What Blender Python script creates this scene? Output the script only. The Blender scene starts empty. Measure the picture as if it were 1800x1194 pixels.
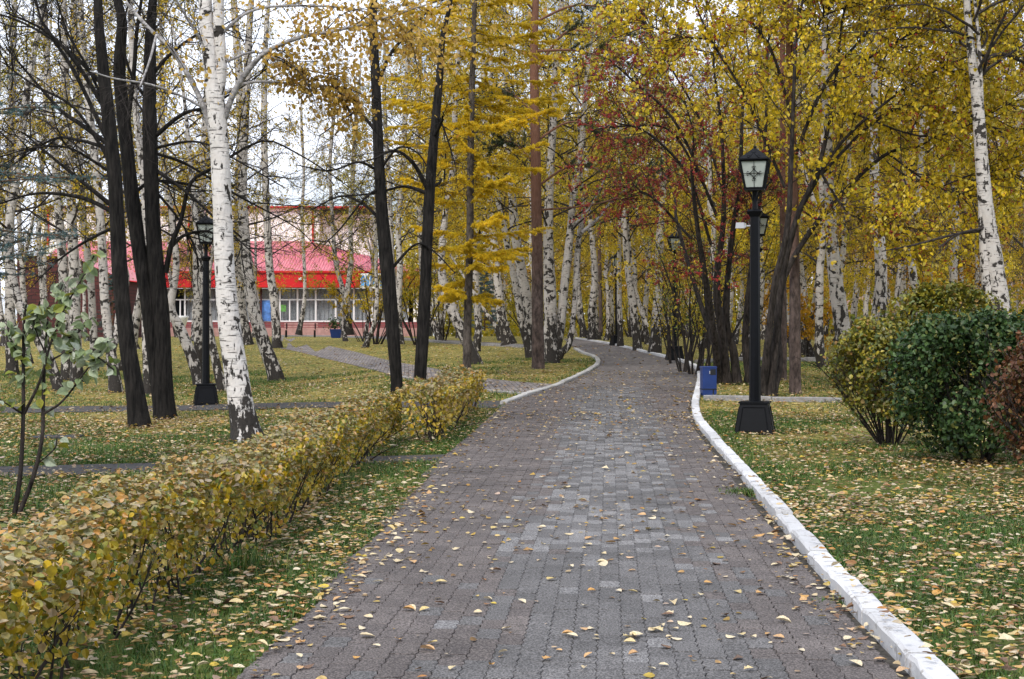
import bpy, math, random
import numpy as np

# ------------------------------------------------------------------ camera, sky, sun, exposure
SC = bpy.context.scene
COL = SC.collection
F, CX, CY, EYE = 2600.0, 900.0, 597.0, 1.4          # focal length and centre in photo pixels, eye height
cam = bpy.data.cameras.new('camera'); cam_o = bpy.data.objects.new('camera', cam); COL.objects.link(cam_o)
cam.sensor_width = 36.0; cam.lens = 36.0 * F / 1800.0; cam.clip_start = 0.1; cam.clip_end = 2000
cam_o.location = (0, 0, EYE); cam_o.rotation_euler = (math.radians(90), 0, 0)
SC.camera = cam_o

SUN_EL, SUN_AZ = 48.0, 205.0      # azimuth: clockwise from +Y (the view direction)
W = bpy.data.worlds.new('World'); SC.world = W; W.use_nodes = True
wn, wl = W.node_tree.nodes, W.node_tree.links
bg = wn['Background']
sky = wn.new('ShaderNodeTexSky'); sky.sky_type = 'NISHITA'; sky.sun_disc = False
sky.sun_elevation = math.radians(SUN_EL); sky.sun_rotation = math.radians(SUN_AZ)
sky.air_density = 1.0; sky.dust_density = 2.5; sky.ozone_density = 1.0
tc = wn.new('ShaderNodeTexCoord'); mp = wn.new('ShaderNodeMapping'); mp.inputs['Scale'].default_value = (1, 1, 2.6)
nz = wn.new('ShaderNodeTexNoise'); nz.inputs['Scale'].default_value = 5.5; nz.inputs['Detail'].default_value = 6
rp = wn.new('ShaderNodeValToRGB'); rp.color_ramp.elements[0].position = 0.30; rp.color_ramp.elements[1].position = 0.56
rp.color_ramp.elements[0].color = (0.12, 0.12, 0.12, 1); rp.color_ramp.elements[1].color = (1, 1, 1, 1)
mx = wn.new('ShaderNodeMix'); mx.data_type = 'RGBA'
mx.inputs[7].default_value = (9.6, 10.2, 11.6, 1)                # cloud cover
wl.new(tc.outputs['Generated'], mp.inputs['Vector']); wl.new(mp.outputs['Vector'], nz.inputs['Vector'])
wl.new(nz.outputs['Fac'], rp.inputs['Fac']); wl.new(rp.outputs['Color'], mx.inputs[0])
wl.new(sky.outputs['Color'], mx.inputs[6]); wl.new(mx.outputs[2], bg.inputs['Color'])
bg.inputs['Strength'].default_value = 0.085

sun = bpy.data.lights.new('sun', 'SUN'); sun.energy = 1.5; sun.angle = math.radians(14); sun.color = (1.0, 0.95, 0.88)
sun_o = bpy.data.objects.new('sun', sun); COL.objects.link(sun_o)
sun_o.rotation_euler = (math.radians(90 - SUN_EL), 0, math.radians(180 - SUN_AZ))
vs = SC.view_settings
vs.view_transform = 'Standard'; vs.look = 'None'; vs.gamma = 1.0; vs.use_curve_mapping = False
vs.exposure = 0.86
cy = SC.cycles
cy.max_bounces = 5; cy.diffuse_bounces = 2; cy.glossy_bounces = 2; cy.transmission_bounces = 4; cy.transparent_max_bounces = 8
cy.use_denoising = True; cy.adaptive_threshold = 0.025

# ------------------------------------------------------------------ helpers: noise, terrain, pixels
RT = np.random.default_rng(5).random((256, 256))
def vnoise(x, y, s=1.0, seed=0):
    x = np.asarray(x, float) * s + 37.3 * seed + 500; y = np.asarray(y, float) * s + 17.7 * seed + 500
    xi = np.floor(x).astype(int); yi = np.floor(y).astype(int); fx = x - xi; fy = y - yi
    fx = fx * fx * (3 - 2 * fx); fy = fy * fy * (3 - 2 * fy)
    a = RT[xi % 256, yi % 256]; b = RT[(xi + 1) % 256, yi % 256]; c = RT[xi % 256, (yi + 1) % 256]; d = RT[(xi + 1) % 256, (yi + 1) % 256]
    return (a * (1 - fx) + b * fx) * (1 - fy) + (c * (1 - fx) + d * fx) * fy
def sstep(x, a, b):
    t = np.clip((np.asarray(x, float) - a) / (b - a), 0, 1); return t * t * (3 - 2 * t)

_ty = np.arange(-100, 900, 0.5)
_tz = np.interp(_ty, [-100, 12, 17.5, 22, 28, 36, 42, 52, 70, 85, 100, 140, 900], [0, 0, .08, .15, .29, .53, .70, .94, 1.30, 1.50, 1.62, 1.62, 1.62])
_k = np.exp(-np.linspace(-2, 2, 17) ** 2); _k /= _k.sum()
_tz = np.convolve(np.pad(_tz, 8, mode='edge'), _k, mode='valid')
def gz(x, y):
    x = np.asarray(x, float); y = np.asarray(y, float)
    s = np.interp(y, _ty, _tz)
    left = sstep(-x, 1.5, 7.0) * (1 - sstep(y, 34, 70))
    return s * (1 - 0.65 * left)
_ray = np.concatenate([np.arange(4, 60, 0.02), np.arange(60, 260, 0.1)])
def ground_at(px, py):
    x = (px - CX) / F * _ray; z = EYE - (py - CY) / F * _ray; g = gz(x, _ray)
    i = np.argmax(z <= g)
    if z[i] > g[i]: i = len(_ray) - 1
    return np.array([x[i], _ray[i], g[i]])
def P(px, py, d): return np.array([(px - CX) / F * d, d, EYE - (py - CY) / F * d])
def to_px(p): p = np.asarray(p); return CX + p[..., 0] / p[..., 1] * F, CY - (p[..., 2] - EYE) / p[..., 1] * F
def norm(v): return v / (np.linalg.norm(v, axis=-1, keepdims=True) + 1e-9)

# ------------------------------------------------------------------ helpers: meshes and objects
class MB:
    """collects vertices and faces, builds one mesh"""
    def __init__(s): s.v = []; s.f = []; s.m = []; s.n = 0
    def add(s, V, *groups, mi=0):
        V = np.asarray(V, float).reshape(-1, 3); s.v.append(V)
        for g in groups:
            g = np.asarray(g, int)
            if g.size: s.f.append(g + s.n); s.m.append(mi)
        s.n += len(V); return s
    def box(s, x0, x1, y0, y1, z0, z1, mi=0):
        V = [(x, y, z) for z in (z0, z1) for y in (y0, y1) for x in (x0, x1)]
        return s.add(V, [(0, 2, 3, 1), (4, 5, 7, 6), (0, 1, 5, 4), (2, 6, 7, 3), (0, 4, 6, 2), (1, 3, 7, 5)], mi=mi)
    def frustum(s, c, w0, d0, w1, d1, z0, z1, mi=0, rot=0.0):
        V = []
        for (w, d, z) in ((w0, d0, z0), (w1, d1, z1)):
            for (a, b) in ((-1, -1), (1, -1), (1, 1), (-1, 1)):
                x, y = a * w / 2, b * d / 2
                V.append((c[0] + x * math.cos(rot) - y * math.sin(rot), c[1] + x * math.sin(rot) + y * math.cos(rot), z))
        return s.add(V, [(3, 2, 1, 0), (4, 5, 6, 7), (0, 1, 5, 4), (1, 2, 6, 5), (2, 3, 7, 6), (3, 0, 4, 7)], mi=mi)
    def mesh(s, name, mats=(), smooth=False):
        V = np.concatenate(s.v) if s.v else np.zeros((0, 3))
        me = bpy.data.meshes.new(name)
        starts = []; loops = []; mi = []; k = 0
        for g, m in zip(s.f, s.m):
            n, q = g.shape; starts.append(k + np.arange(n) * q); loops.append(g.ravel()); mi.append(np.full(n, m)); k += n * q
        me.vertices.add(len(V)); me.vertices.foreach_set('co', V.ravel().astype(np.float32))
        if loops:
            L = np.concatenate(loops).astype(np.int32); S = np.concatenate(starts).astype(np.int32)
            me.loops.add(len(L)); me.loops.foreach_set('vertex_index', L)
            me.polygons.add(len(S)); me.polygons.foreach_set('loop_start', S)
            me.polygons.foreach_set('material_index', np.concatenate(mi).astype(np.int32))
            me.polygons.foreach_set('use_smooth', np.full(len(S), smooth))
        for m in mats: me.materials.append(m)
        me.update(calc_edges=True)
        return me
def link(name, data, parent=None, loc=(0, 0, 0), rz=0.0, sc=1.0, label=None, cat=None, group=None, kind=None, mat=None):
    o = bpy.data.objects.new(name, data); COL.objects.link(o)
    o.location = [float(c) for c in loc]; o.rotation_euler = (0, 0, float(rz))
    o.scale = (sc, sc, sc) if np.isscalar(sc) else [float(c) for c in sc]
    if parent is not None: o.parent = parent
    if label: o['label'] = label
    if cat: o['category'] = cat
    if group: o['group'] = group
    if kind: o['kind'] = kind
    if mat is not None:
        o.material_slots[0].link = 'OBJECT'; o.material_slots[0].material = mat
    return o
def thing(name, label, cat, loc=(0, 0, 0), rz=0.0, group=None, sc=1.0, kind=None):
    return link(name, None, None, loc, rz, sc, label, cat, group, kind)
def dup(root, loc, rz=0.0, sc=None, label=None, group=None):
    r = root.copy(); COL.objects.link(r); r.location = [float(c) for c in loc]; r.rotation_euler = (0, 0, float(rz))
    if sc is not None: r.scale = (sc, sc, sc)
    if label: r['label'] = label
    if group: r['group'] = group
    for ch in list(root.children):
        c = ch.copy(); COL.objects.link(c); c.parent = r
        for g in ch.children:
            d = g.copy(); COL.objects.link(d); d.parent = c
    return r

# ------------------------------------------------------------------ helpers: tubes, growth, leaves
def tubes(mb, pts, rad, sides, mi=0, lump=0.0, lobes=0.0, rng=None):
    pts = np.asarray(pts, float); rad = np.asarray(rad, float)
    if pts.ndim == 2: pts = pts[None]; rad = rad[None]
    N, k, _ = pts.shape
    t = norm(np.gradient(pts, axis=1)); mt = norm(pts[:, -1] - pts[:, 0])
    ref = np.where(np.abs(mt[:, 2:3]) > 0.8, np.array([[0., 1, 0]]), np.array([[0., 0, 1]]))[:, None, :]
    n1 = norm(np.cross(t, ref)); n2 = np.cross(t, n1)
    a = np.arange(sides) * 2 * math.pi / sides
    r = np.repeat(rad[:, :, None], sides, 2)
    if lump:
        s = rng.uniform(0, 99)
        hh = pts[:, :, 2][:, :, None]
        r = r * (1 + lump * (2 * vnoise(np.cos(a)[None, None, :] * 1.3 + s + 0 * hh, hh * 2.2 + np.sin(a)[None, None, :] * 1.3) - 1))
    if lobes:
        h0 = pts[:, :, 2][:, :, None] - pts[:, 0, 2][:, None, None]; s = rng.uniform(0, 6)
        r = r * (1 + lobes * np.exp(-np.maximum(h0 - 0.08, 0) / 0.16) * (0.75 + 0.5 * np.sin(a * 3 + s) + 0.35 * np.sin(a * 5 + 2 * s))[None, None, :])
    V = pts[:, :, None, :] + r[..., None] * (np.cos(a)[None, None, :, None] * n1[:, :, None, :] + np.sin(a)[None, None, :, None] * n2[:, :, None, :])
    idx = np.arange(N * k * sides).reshape(N, k, sides); nx = np.roll(idx, -1, axis=2)
    q = np.stack([idx[:, :-1], nx[:, :-1], nx[:, 1:], idx[:, 1:]], -1).reshape(-1, 4)
    mb.add(V, q, mi=mi)
def curve(pts, n):
    """smooth resample of a polyline (rows may carry extra columns)"""
    p = np.asarray(pts, float)
    if len(p) == 2:
        t = np.linspace(0, 1, n)[:, None]; return p[0] * (1 - t) + p[1] * t
    q = np.vstack([2 * p[0] - p[1], p, 2 * p[-1] - p[-2]])
    u = np.linspace(0, len(p) - 1 - 1e-6, n); i = u.astype(int); f = (u - i)[:, None]
    a, b, c, d = q[i], q[i + 1], q[i + 2], q[i + 3]
    return 0.5 * (2 * b + (c - a) * f + (2 * a - 5 * b + 4 * c - d) * f ** 2 + (-a + 3 * b - 3 * c + d) * f ** 3)
def grow(p, d, L, k, droop, wob, rng):
    N = len(p); pts = np.empty((N, k + 1, 3)); pts[:, 0] = p; d = norm(d.copy()); L = np.broadcast_to(L, (N,)).astype(float)
    for i in range(k):
        d = d + rng.normal(0, wob, (N, 3)); d[:, 2] += droop; d = norm(d)
        pts[:, i + 1] = pts[:, i] + d * (L / k)[:, None]
    return pts
def along(pts, m, lo, hi, rng):
    N, k, _ = pts.shape; t = rng.uniform(lo, hi, (N, m)); u = np.minimum(t * (k - 1), k - 1 - 1e-4); i = u.astype(int); f = (u - i)[..., None]
    n = np.arange(N)[:, None]; a = pts[n, i]; b = pts[n, i + 1]
    return (a + (b - a) * f).reshape(-1, 3), norm(b - a).reshape(-1, 3), t.ravel()
def split(tan, ang, zb, rng):
    N = len(tan); pr = norm(np.cross(tan, rng.normal(0, 1, (N, 3))))
    an = rng.normal(ang, ang * 0.25, (N, 1)); d = np.cos(an) * tan + np.sin(an) * pr; d[:, 2] += zb
    return norm(d)
def taper(N, k, r0, r1): return np.broadcast_to(r0, (N,))[:, None] * (1 - np.linspace(0, 1, k)[None] * (1 - r1))

LEAF_QUAD = (np.array([(0, 0, 0), (.36, .42, .10), (0, 1, 0.02), (-.36, .42, .10)]), [np.array([(0, 1, 2), (0, 2, 3)])])
LEAF_OVAL = (np.array([(0, 0, 0), (.27, .18, .07), (.37, .45, .10), (.22, .77, .05), (0, 1, -.05), (-.22, .77, .05), (-.37, .45, .10), (-.27, .18, .07), (0, .5, -.02)]),
             [np.array([(0, 1, 2, 8), (8, 2, 3, 4), (0, 8, 6, 7), (8, 4, 5, 6)])])
LEAF_LOBED = (np.array([(0, 0, 0), (.20, .10, .05), (.42, .28, .14), (.30, .48, .05), (.33, .70, .12), (.12, .80, .02), (0, 1, -.06), (-.14, .80, .03), (-.33, .66, .10), (-.28, .46, .05), (-.44, .26, .12), (-.20, .10, .05), (0, .45, -.03)]),
              [np.array([(0, 1, 2, 12), (12, 2, 3, 4), (12, 4, 5, 6), (12, 6, 7, 8), (12, 8, 9, 10), (12, 10, 11, 0)])])
def leaf_frames(n, rng, mode, pos=None, cen=None):
    """axis and normal of each leaf: 'any', 'hang' (tips down), 'flat' (lying), 'up' (faces the sky), 'out' (faces away from cen)"""
    if mode == 'flat':
        az = rng.uniform(0, 2 * math.pi, n); nn = norm(np.stack([rng.normal(0, .22, n), rng.normal(0, .22, n), np.ones(n)], -1))
        a = np.stack([np.cos(az), np.sin(az), np.zeros(n)], -1)
    elif mode == 'hang':
        a = norm(rng.normal(0, .75, (n, 3)) + np.array([0, 0, -.8])); nn = rng.normal(0, 1, (n, 3))
    elif mode == 'up':
        a = norm(rng.normal(0, 1, (n, 3)) * np.array([1, 1, .35])); nn = rng.normal(0, .5, (n, 3)) + np.array([0, 0, 1.])
    elif mode == 'out':
        nn = norm(pos - cen) + rng.normal(0, .5, (n, 3)) + np.array([0, 0, .45]); a = norm(rng.normal(0, .8, (n, 3)) + np.array([0, 0, -.35]))
    else:
        a = norm(rng.normal(0, 1, (n, 3))); nn = rng.normal(0, 1, (n, 3))
    b = norm(np.cross(a, nn)); c = np.cross(b, a); return a, b, c
def leaves(mb, pos, size, rng, tmpl=LEAF_QUAD, mode='any', cen=None, curl=1.0, mi=0):
    n = len(pos)
    if n == 0: return
    T, G = tmpl; a, b, c = leaf_frames(n, rng, mode, pos, cen)
    size = np.broadcast_to(size, (n,))[:, None, None]; cu = rng.uniform(.1, 1.6, (n, 1, 1)) * curl
    wd = rng.uniform(.8, 1.2, (n, 1, 1))
    V = pos[:, None, :] + size * (wd * T[None, :, 0:1] * b[:, None] + (T[None, :, 1:2] - .5) * a[:, None] + cu * T[None, :, 2:3] * c[:, None])
    m = len(T); off = (np.arange(n) * m)[:, None, None]
    mb.add(V, *[(g[None] + off).reshape(-1, g.shape[1]) for g in G], mi=mi)

# ------------------------------------------------------------------ materials
def new_mat(name):
    m = bpy.data.materials.new(name); m.use_nodes = True; nt = m.node_tree
    return m, nt.nodes, nt.links, nt.nodes['Principled BSDF'], nt.nodes['Material Output']
def ramp(N, stops, interp='LINEAR'):
    r = N.new('ShaderNodeValToRGB'); cr = r.color_ramp; cr.interpolation = interp
    while len(cr.elements) < len(stops): cr.elements.new(0.5)
    for e, (p, c) in zip(cr.elements, stops): e.position = p; e.color = (c[0], c[1], c[2], 1) if not np.isscalar(c) else (c, c, c, 1)
    return r
def math_n(N, L, op, a, b=None, clamp=False):
    n = N.new('ShaderNodeMath'); n.operation = op; n.use_clamp = clamp
    for i, v in enumerate((a, b)):
        if v is None: continue
        if isinstance(v, (int, float)): n.inputs[i].default_value = v
        else: L.new(v, n.inputs[i])
    return n.outputs[0]
def mix_c(N, L, fac, a, b, blend='MIX'):
    n = N.new('ShaderNodeMix'); n.data_type = 'RGBA'; n.blend_type = blend
    for i, v in ((0, fac), (6, a), (7, b)):
        if isinstance(v, (int, float)): n.inputs[i].default_value = v
        elif isinstance(v, tuple): n.inputs[i].default_value = (*v, 1)
        else: L.new(v, n.inputs[i])
    return n.outputs[2]
def noise_n(N, L, vec, scale, detail=3, rough=0.55, stretch=None):
    if stretch:
        m = N.new('ShaderNodeMapping'); m.inputs['Scale'].default_value = stretch; L.new(vec, m.inputs['Vector']); vec = m.outputs['Vector']
    n = N.new('ShaderNodeTexNoise'); n.inputs['Scale'].default_value = scale; n.inputs['Detail'].default_value = detail; n.inputs['Roughness'].default_value = rough
    L.new(vec, n.inputs['Vector']); return n.outputs['Fac']
def bump(N, L, b, h, strength, dist=0.01):
    n = N.new('ShaderNodeBump'); n.inputs['Strength'].default_value = strength; n.inputs['Distance'].default_value = dist
    L.new(h, n.inputs['Height']); L.new(n.outputs['Normal'], b.inputs['Normal'])
def leaf_mat(name, stops, trans=0.3, rough=0.5, spec=0.35, patch=None, fine=None):
    m, N, L, b, out = new_mat(name)
    g = N.new('ShaderNodeNewGeometry'); o = N.new('ShaderNodeObjectInfo')
    f = math_n(N, L, 'FRACT', math_n(N, L, 'ADD', g.outputs['Random Per Island'], o.outputs['Random']))
    r = ramp(N, stops); L.new(f, r.inputs['Fac']); c = r.outputs['Color']
    t = N.new('ShaderNodeTexCoord')
    nf = noise_n(N, L, t.outputs['Object'], 0.9 if patch is None else patch, 2)
    v = ramp(N, [(.3, .72), (.7, 1.22)]); L.new(nf, v.inputs['Fac'])
    c = mix_c(N, L, 1.0, c, v.outputs['Color'], 'MULTIPLY')
    v3 = ramp(N, [(.3, .70), (.7, 1.25)]); L.new(noise_n(N, L, t.outputs['Object'], 28 if fine is None else fine, 2), v3.inputs['Fac']); c = mix_c(N, L, 1.0, c, v3.outputs['Color'], 'MULTIPLY')
    L.new(c, b.inputs['Base Color']); b.inputs['Roughness'].default_value = rough; b.inputs['Specular IOR Level'].default_value = spec
    tr = N.new('ShaderNodeBsdfTranslucent'); L.new(c, tr.inputs['Color'])
    ms = N.new('ShaderNodeMixShader'); ms.inputs['Fac'].default_value = trans
    L.new(b.outputs[0], ms.inputs[1]); L.new(tr.outputs[0], ms.inputs[2]); L.new(ms.outputs[0], out.inputs['Surface'])
    return m
def plain(name, col, rough=0.6, var=0.0, scale=8.0, spec=0.4, metal=0.0, bmp=0.0):
    m, N, L, b, out = new_mat(name)
    b.inputs['Roughness'].default_value = rough; b.inputs['Specular IOR Level'].default_value = spec; b.inputs['Metallic'].default_value = metal
    t = N.new('ShaderNodeTexCoord'); f = noise_n(N, L, t.outputs['Object'], scale, 4)
    r = ramp(N, [(.3, tuple(c * (1 - var) for c in col)), (.7, tuple(min(1, c * (1 + var)) for c in col))])
    L.new(f, r.inputs['Fac']); L.new(r.outputs['Color'], b.inputs['Base Color'])
    if bmp: bump(N, L, b, f, bmp)
    return m
def birch_bark(name, white=(.66, .64, .61), grey=(.40, .38, .36), dark_h=1.5, marks=.60):
    m, N, L, b, out = new_mat(name)
    t = N.new('ShaderNodeTexCoord'); v = t.outputs['Object']
    oi = N.new('ShaderNodeObjectInfo'); va = N.new('ShaderNodeVectorMath'); va.operation = 'ADD'
    cmb = N.new('ShaderNodeCombineXYZ'); L.new(math_n(N, L, 'MULTIPLY', oi.outputs['Random'], 40.0), cmb.inputs['Z']); L.new(cmb.outputs[0], va.inputs[1]); L.new(v, va.inputs[0])
    w = va.outputs[0]
    base = mix_c(N, L, noise_n(N, L, w, 2.2, 4), white, grey)
    base = mix_c(N, L, math_n(N, L, 'MULTIPLY', noise_n(N, L, w, 3.0, 3, stretch=(1, 1, 7)), .5), base, (.52, .43, .36))
    lent = ramp(N, [(.60, 0.), (.64, 1.)]); L.new(noise_n(N, L, w, 4.0, 4, .6, stretch=(1.3, 1.3, 14)), lent.inputs['Fac'])
    mk = ramp(N, [(marks, 0.), (marks + .03, 1.)]); L.new(noise_n(N, L, w, 5.0, 4, .6, stretch=(1.1, 1.1, 1.5)), mk.inputs['Fac'])
    sp = N.new('ShaderNodeSeparateXYZ'); L.new(v, sp.inputs[0])
    up = math_n(N, L, 'SUBTRACT', 1.0, math_n(N, L, 'DIVIDE', sp.outputs['Z'], dark_h), True)
    nf_ = math_n(N, L, 'ADD', math_n(N, L, 'MULTIPLY', math_n(N, L, 'SUBTRACT', noise_n(N, L, w, 8.0, 5, .62, stretch=(1.25, 1.25, .5)), .5), 1.9), .42)
    fs = math_n(N, L, 'ADD', nf_, math_n(N, L, 'MULTIPLY', up, .42))
    fr = ramp(N, [(.60, 0.), (.65, 1.)]); L.new(fs, fr.inputs['Fac'])
    mask = math_n(N, L, 'MAXIMUM', math_n(N, L, 'MAXIMUM', math_n(N, L, 'MULTIPLY', lent.outputs['Color'], .8), mk.outputs['Color']), fr.outputs['Color'])
    drk = mix_c(N, L, noise_n(N, L, w, 30, 3), (.010, .009, .009), (.055, .047, .04))
    L.new(mix_c(N, L, mask, base, drk), b.inputs['Base Color']); b.inputs['Roughness'].default_value = .75; b.inputs['Specular IOR Level'].default_value = .25
    h = math_n(N, L, 'ADD', math_n(N, L, 'MULTIPLY', mask, -.6), noise_n(N, L, w, 24, 4, stretch=(1, 1, .5)))
    bump(N, L, b, h, .9, .02)
    return m
def rough_bark(name, c0, c1, stretch=(1, 1, .25), scale=22, upper=None):
    m, N, L, b, out = new_mat(name)
    t = N.new('ShaderNodeTexCoord'); v = t.outputs['Object']
    f = noise_n(N, L, v, scale, 5, .65, stretch=stretch); f2 = noise_n(N, L, v, 3.0, 3)
    r = ramp(N, [(.35, c0), (.62, c1)]); L.new(f, r.inputs['Fac']); c = r.outputs['Color']
    v2 = ramp(N, [(.3, .65), (.7, 1.3)]); L.new(f2, v2.inputs['Fac']); c = mix_c(N, L, 1.0, c, v2.outputs['Color'], 'MULTIPLY')
    if upper:
        sp = N.new('ShaderNodeSeparateXYZ'); L.new(v, sp.inputs[0]); mr = N.new('ShaderNodeMapRange')
        mr.inputs[1].default_value, mr.inputs[2].default_value = upper[0], upper[1]
        L.new(math_n(N, L, 'ADD', sp.outputs['Z'], math_n(N, L, 'MULTIPLY', f2, 1.2)), mr.inputs[0])
        c = mix_c(N, L, mr.outputs[0], c, mix_c(N, L, f, upper[2], upper[3]))
    L.new(c, b.inputs['Base Color']); b.inputs['Roughness'].default_value = .9; b.inputs['Specular IOR Level'].default_value = .2
    bump(N, L, b, f, 1.0, .03)
    return m

M = {}
M['birch'] = birch_bark('birch_bark', (.80, .78, .76), (.56, .54, .52), 1.35, .60)
M['birch_far'] = birch_bark('birch_bark_old', (.56, .54, .51), (.33, .315, .30), 1.7, .56)
M['black_bark'] = rough_bark('black_bark', (.002, .002, .002), (.024, .021, .019), (1, 1, .14), 24)
M['shrub_bark'] = rough_bark('shrub_bark', (.010, .008, .007), (.050, .041, .036))
M['twig'] = rough_bark('twig_bark', (.018, .015, .014), (.06, .05, .045))
M['grey_limb'] = rough_bark('grey_limb', (.16, .15, .15), (.42, .40, .39), (1, 1, 1.5), 14)
M['pine_bark'] = rough_bark('pine_bark', (.045, .034, .030), (.15, .11, .095), (1, 1, .4), 16, (2.6, 5.5, (.10, .047, .03), (.22, .112, .075)))
M['larch_bark'] = rough_bark('larch_bark', (.03, .026, .022), (.12, .10, .085), (1, 1, .4), 18)
M['spruce_bark'] = rough_bark('spruce_bark', (.08, .045, .025), (.20, .12, .07), (1, 1, .4), 18)
M['leaf_ochre'] = leaf_mat('leaf_ochre', [(0, (.36, .22, .012)), (.3, (.56, .38, .018)), (.55, (.68, .46, .022)), (.8, (.42, .32, .02)), (1, (.22, .20, .02))], .42)
M['leaf_olive'] = leaf_mat('leaf_olive', [(0, (.18, .18, .018)), (.35, (.36, .30, .018)), (.65, (.54, .40, .022)), (1, (.22, .23, .03))], .42)
M['leaf_gold'] = leaf_mat('leaf_gold', [(0, (.42, .26, .035)), (.3, (.58, .38, .07)), (.55, (.50, .31, .03)), (.8, (.62, .43, .15)), (1, (.42, .20, .02))], .45)
M['leaf_yellow'] = leaf_mat('leaf_yellow', [(0, (.36, .28, .010)), (.25, (.66, .47, .016)), (.5, (.80, .58, .035)), (.7, (.52, .40, .018)), (.82, (.34, .32, .025)), (.92, (.80, .64, .15)), (1, (.58, .34, .02))], .42)
M['leaf_orange'] = leaf_mat('leaf_orange', [(0, (.50, .23, .012)), (.5, (.64, .35, .015)), (1, (.46, .29, .015))], .42)
M['leaf_hawthorn'] = leaf_mat('leaf_hawthorn', [(0, (0.575, 0.413, 0.035)), (.3, (0.375, 0.300, 0.020)), (.5, (0.125, 0.188, 0.025)), (.75, (0.188, 0.250, 0.035)), (1, (0.625, 0.463, 0.060))], .3)
M['leaf_hedge'] = leaf_mat('leaf_hedge', [(0, (.16, .13, .010)), (.2, (.36, .25, .012)), (.38, (.50, .33, .015)), (.55, (.10, .135, .022)), (.70, (.19, .20, .035)), (.82, (.40, .30, .03)), (.93, (.44, .32, .18)), (1, (.46, .21, .02))], .16, .4, .4, 2.0)
M['leaf_hedge_far'] = leaf_mat('leaf_hedge_far', [(0, (.26, .20, .012)), (.3, (.52, .36, .018)), (.5, (.58, .40, .06)), (.7, (.22, .24, .05)), (.88, (.56, .38, .16)), (1, (.50, .28, .05))], .18, .36, .5, 2.0)
M['leaf_green'] = leaf_mat('leaf_dark_green', [(0, (.014, .034, .008)), (.5, (.030, .066, .016)), (.85, (.06, .11, .028)), (1, (.14, .13, .03))], .12, .46, .3, 2.0)
M['leaf_mixed'] = leaf_mat('leaf_green_yellow', [(0, (.06, .09, .02)), (.3, (.17, .17, .02)), (.6, (.34, .27, .02)), (.8, (.08, .12, .03)), (1, (.26, .14, .03))], .22, .42, .4, 2.0)
M['leaf_maroon'] = leaf_mat('leaf_maroon', [(0, (.05, .020, .010)), (.4, (.12, .045, .018)), (.7, (.20, .085, .03)), (.85, (.07, .07, .02)), (1, (.16, .10, .03))], .15, .45, .35, 2.0)
M['leaf_pale'] = leaf_mat('leaf_pale_green', [(0, (.15, .21, .08)), (.3, (.25, .31, .17)), (.6, (.33, .37, .28)), (.85, (.20, .27, .05)), (1, (.30, .28, .03))], .25, .45, .5, 2.0)
M['leaf_litter'] = leaf_mat('leaf_litter', [(0, (.52, .38, .20)), (.10, (.64, .54, .36)), (.22, (.46, .30, .06)), (.34, (.24, .12, .04)), (.46, (.62, .53, .38)), (.55, (.10, .055, .03)), (.66, (.48, .29, .11)), (.76, (.40, .30, .24)), (.86, (.50, .37, .05)), (.94, (.16, .09, .05)), (1, (.50, .22, .05))], .1, .6, .3, 1.2)
M['litter_pale'] = leaf_mat('leaf_pale_yellow', [(0, (.62, .50, .30)), (.5, (.66, .57, .40)), (1, (.56, .42, .15))], .1, .5, .35, 9)
M['litter_orange'] = leaf_mat('leaf_tan_orange', [(0, (.55, .34, .17)), (.5, (.52, .28, .07)), (1, (.60, .40, .24))], .1, .5, .35, 9)
M['litter_brown'] = leaf_mat('leaf_dry_brown', [(0, (.17, .095, .05)), (.5, (.26, .15, .09)), (1, (.12, .08, .06))], .1, .6, .3, 9)
M['larch'] = leaf_mat('larch_needles', [(0, (.60, .45, .02)), (.35, (.76, .55, .025)), (.7, (.82, .56, .03)), (1, (.58, .48, .03))], .48)
M['pine'] = leaf_mat('pine_needles', [(0, (.018, .032, .014)), (.6, (.035, .055, .022)), (1, (.06, .07, .025))], .15)
M['spruce'] = leaf_mat('blue_spruce_needles', [(0, (0.054, 0.102, 0.102)), (.5, (0.090, 0.162, 0.168)), (1, (0.156, 0.240, 0.240))], .12)
M['grass'] = leaf_mat('grass_blades', [(0, (.035, .085, .014)), (.4, (.06, .135, .022)), (.75, (.10, .175, .030)), (1, (.24, .22, .07))], .25, .5, .3, 1.5)
M['leaf_withered'] = leaf_mat('leaf_withered_brown', [(0, (.05, .028, .012)), (.5, (.12, .065, .02)), (1, (.20, .13, .02))], .2)
M['leaf_burgundy'] = leaf_mat('leaf_burgundy', [(0, (.08, .016, .012)), (.4, (.15, .026, .018)), (.7, (.22, .05, .022)), (1, (.16, .08, .02))], .2)
M['leaf_hedge_top_sheen'] = leaf_mat('leaf_hedge_top_sheen', [(0, (.38, .26, .04)), (.2, (.17, .19, .035)), (.4, (.42, .30, .13)), (.55, (.44, .21, .04)), (.7, (.22, .23, .10)), (.85, (.38, .30, .20)), (1, (.14, .16, .03))], .15, .36, .45, 2.0)  # top leaves: paler pinkish stops paint the sky's sheen into the leaf colour
M['berry'] = plain('red_berry', (.28, .012, .012), .35, .35, 60)
M['black_metal'] = plain('black_painted_metal', (.003, .0035, .005), .5, .25, 20, .16)
M['frosted'] = plain('frosted_glass', (.34, .37, .34), .18, .08, 6, .6)
M['blue'] = plain('blue_painted_metal', (.006, .028, .14), .4, .15, 6, .5)
M['dark_slot'] = plain('dark_opening', (.01, .012, .016), .8)
M['grey_plastic'] = plain('pale_grey_plastic', (.36, .37, .39), .5)
M['concrete'] = plain('grey_concrete', (.25, .24, .235), .9, .35, 12, .2, bmp=.4)
M['slab'] = plain('dark_slab', (.035, .036, .04), .85, .4, 9, .3)

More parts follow.
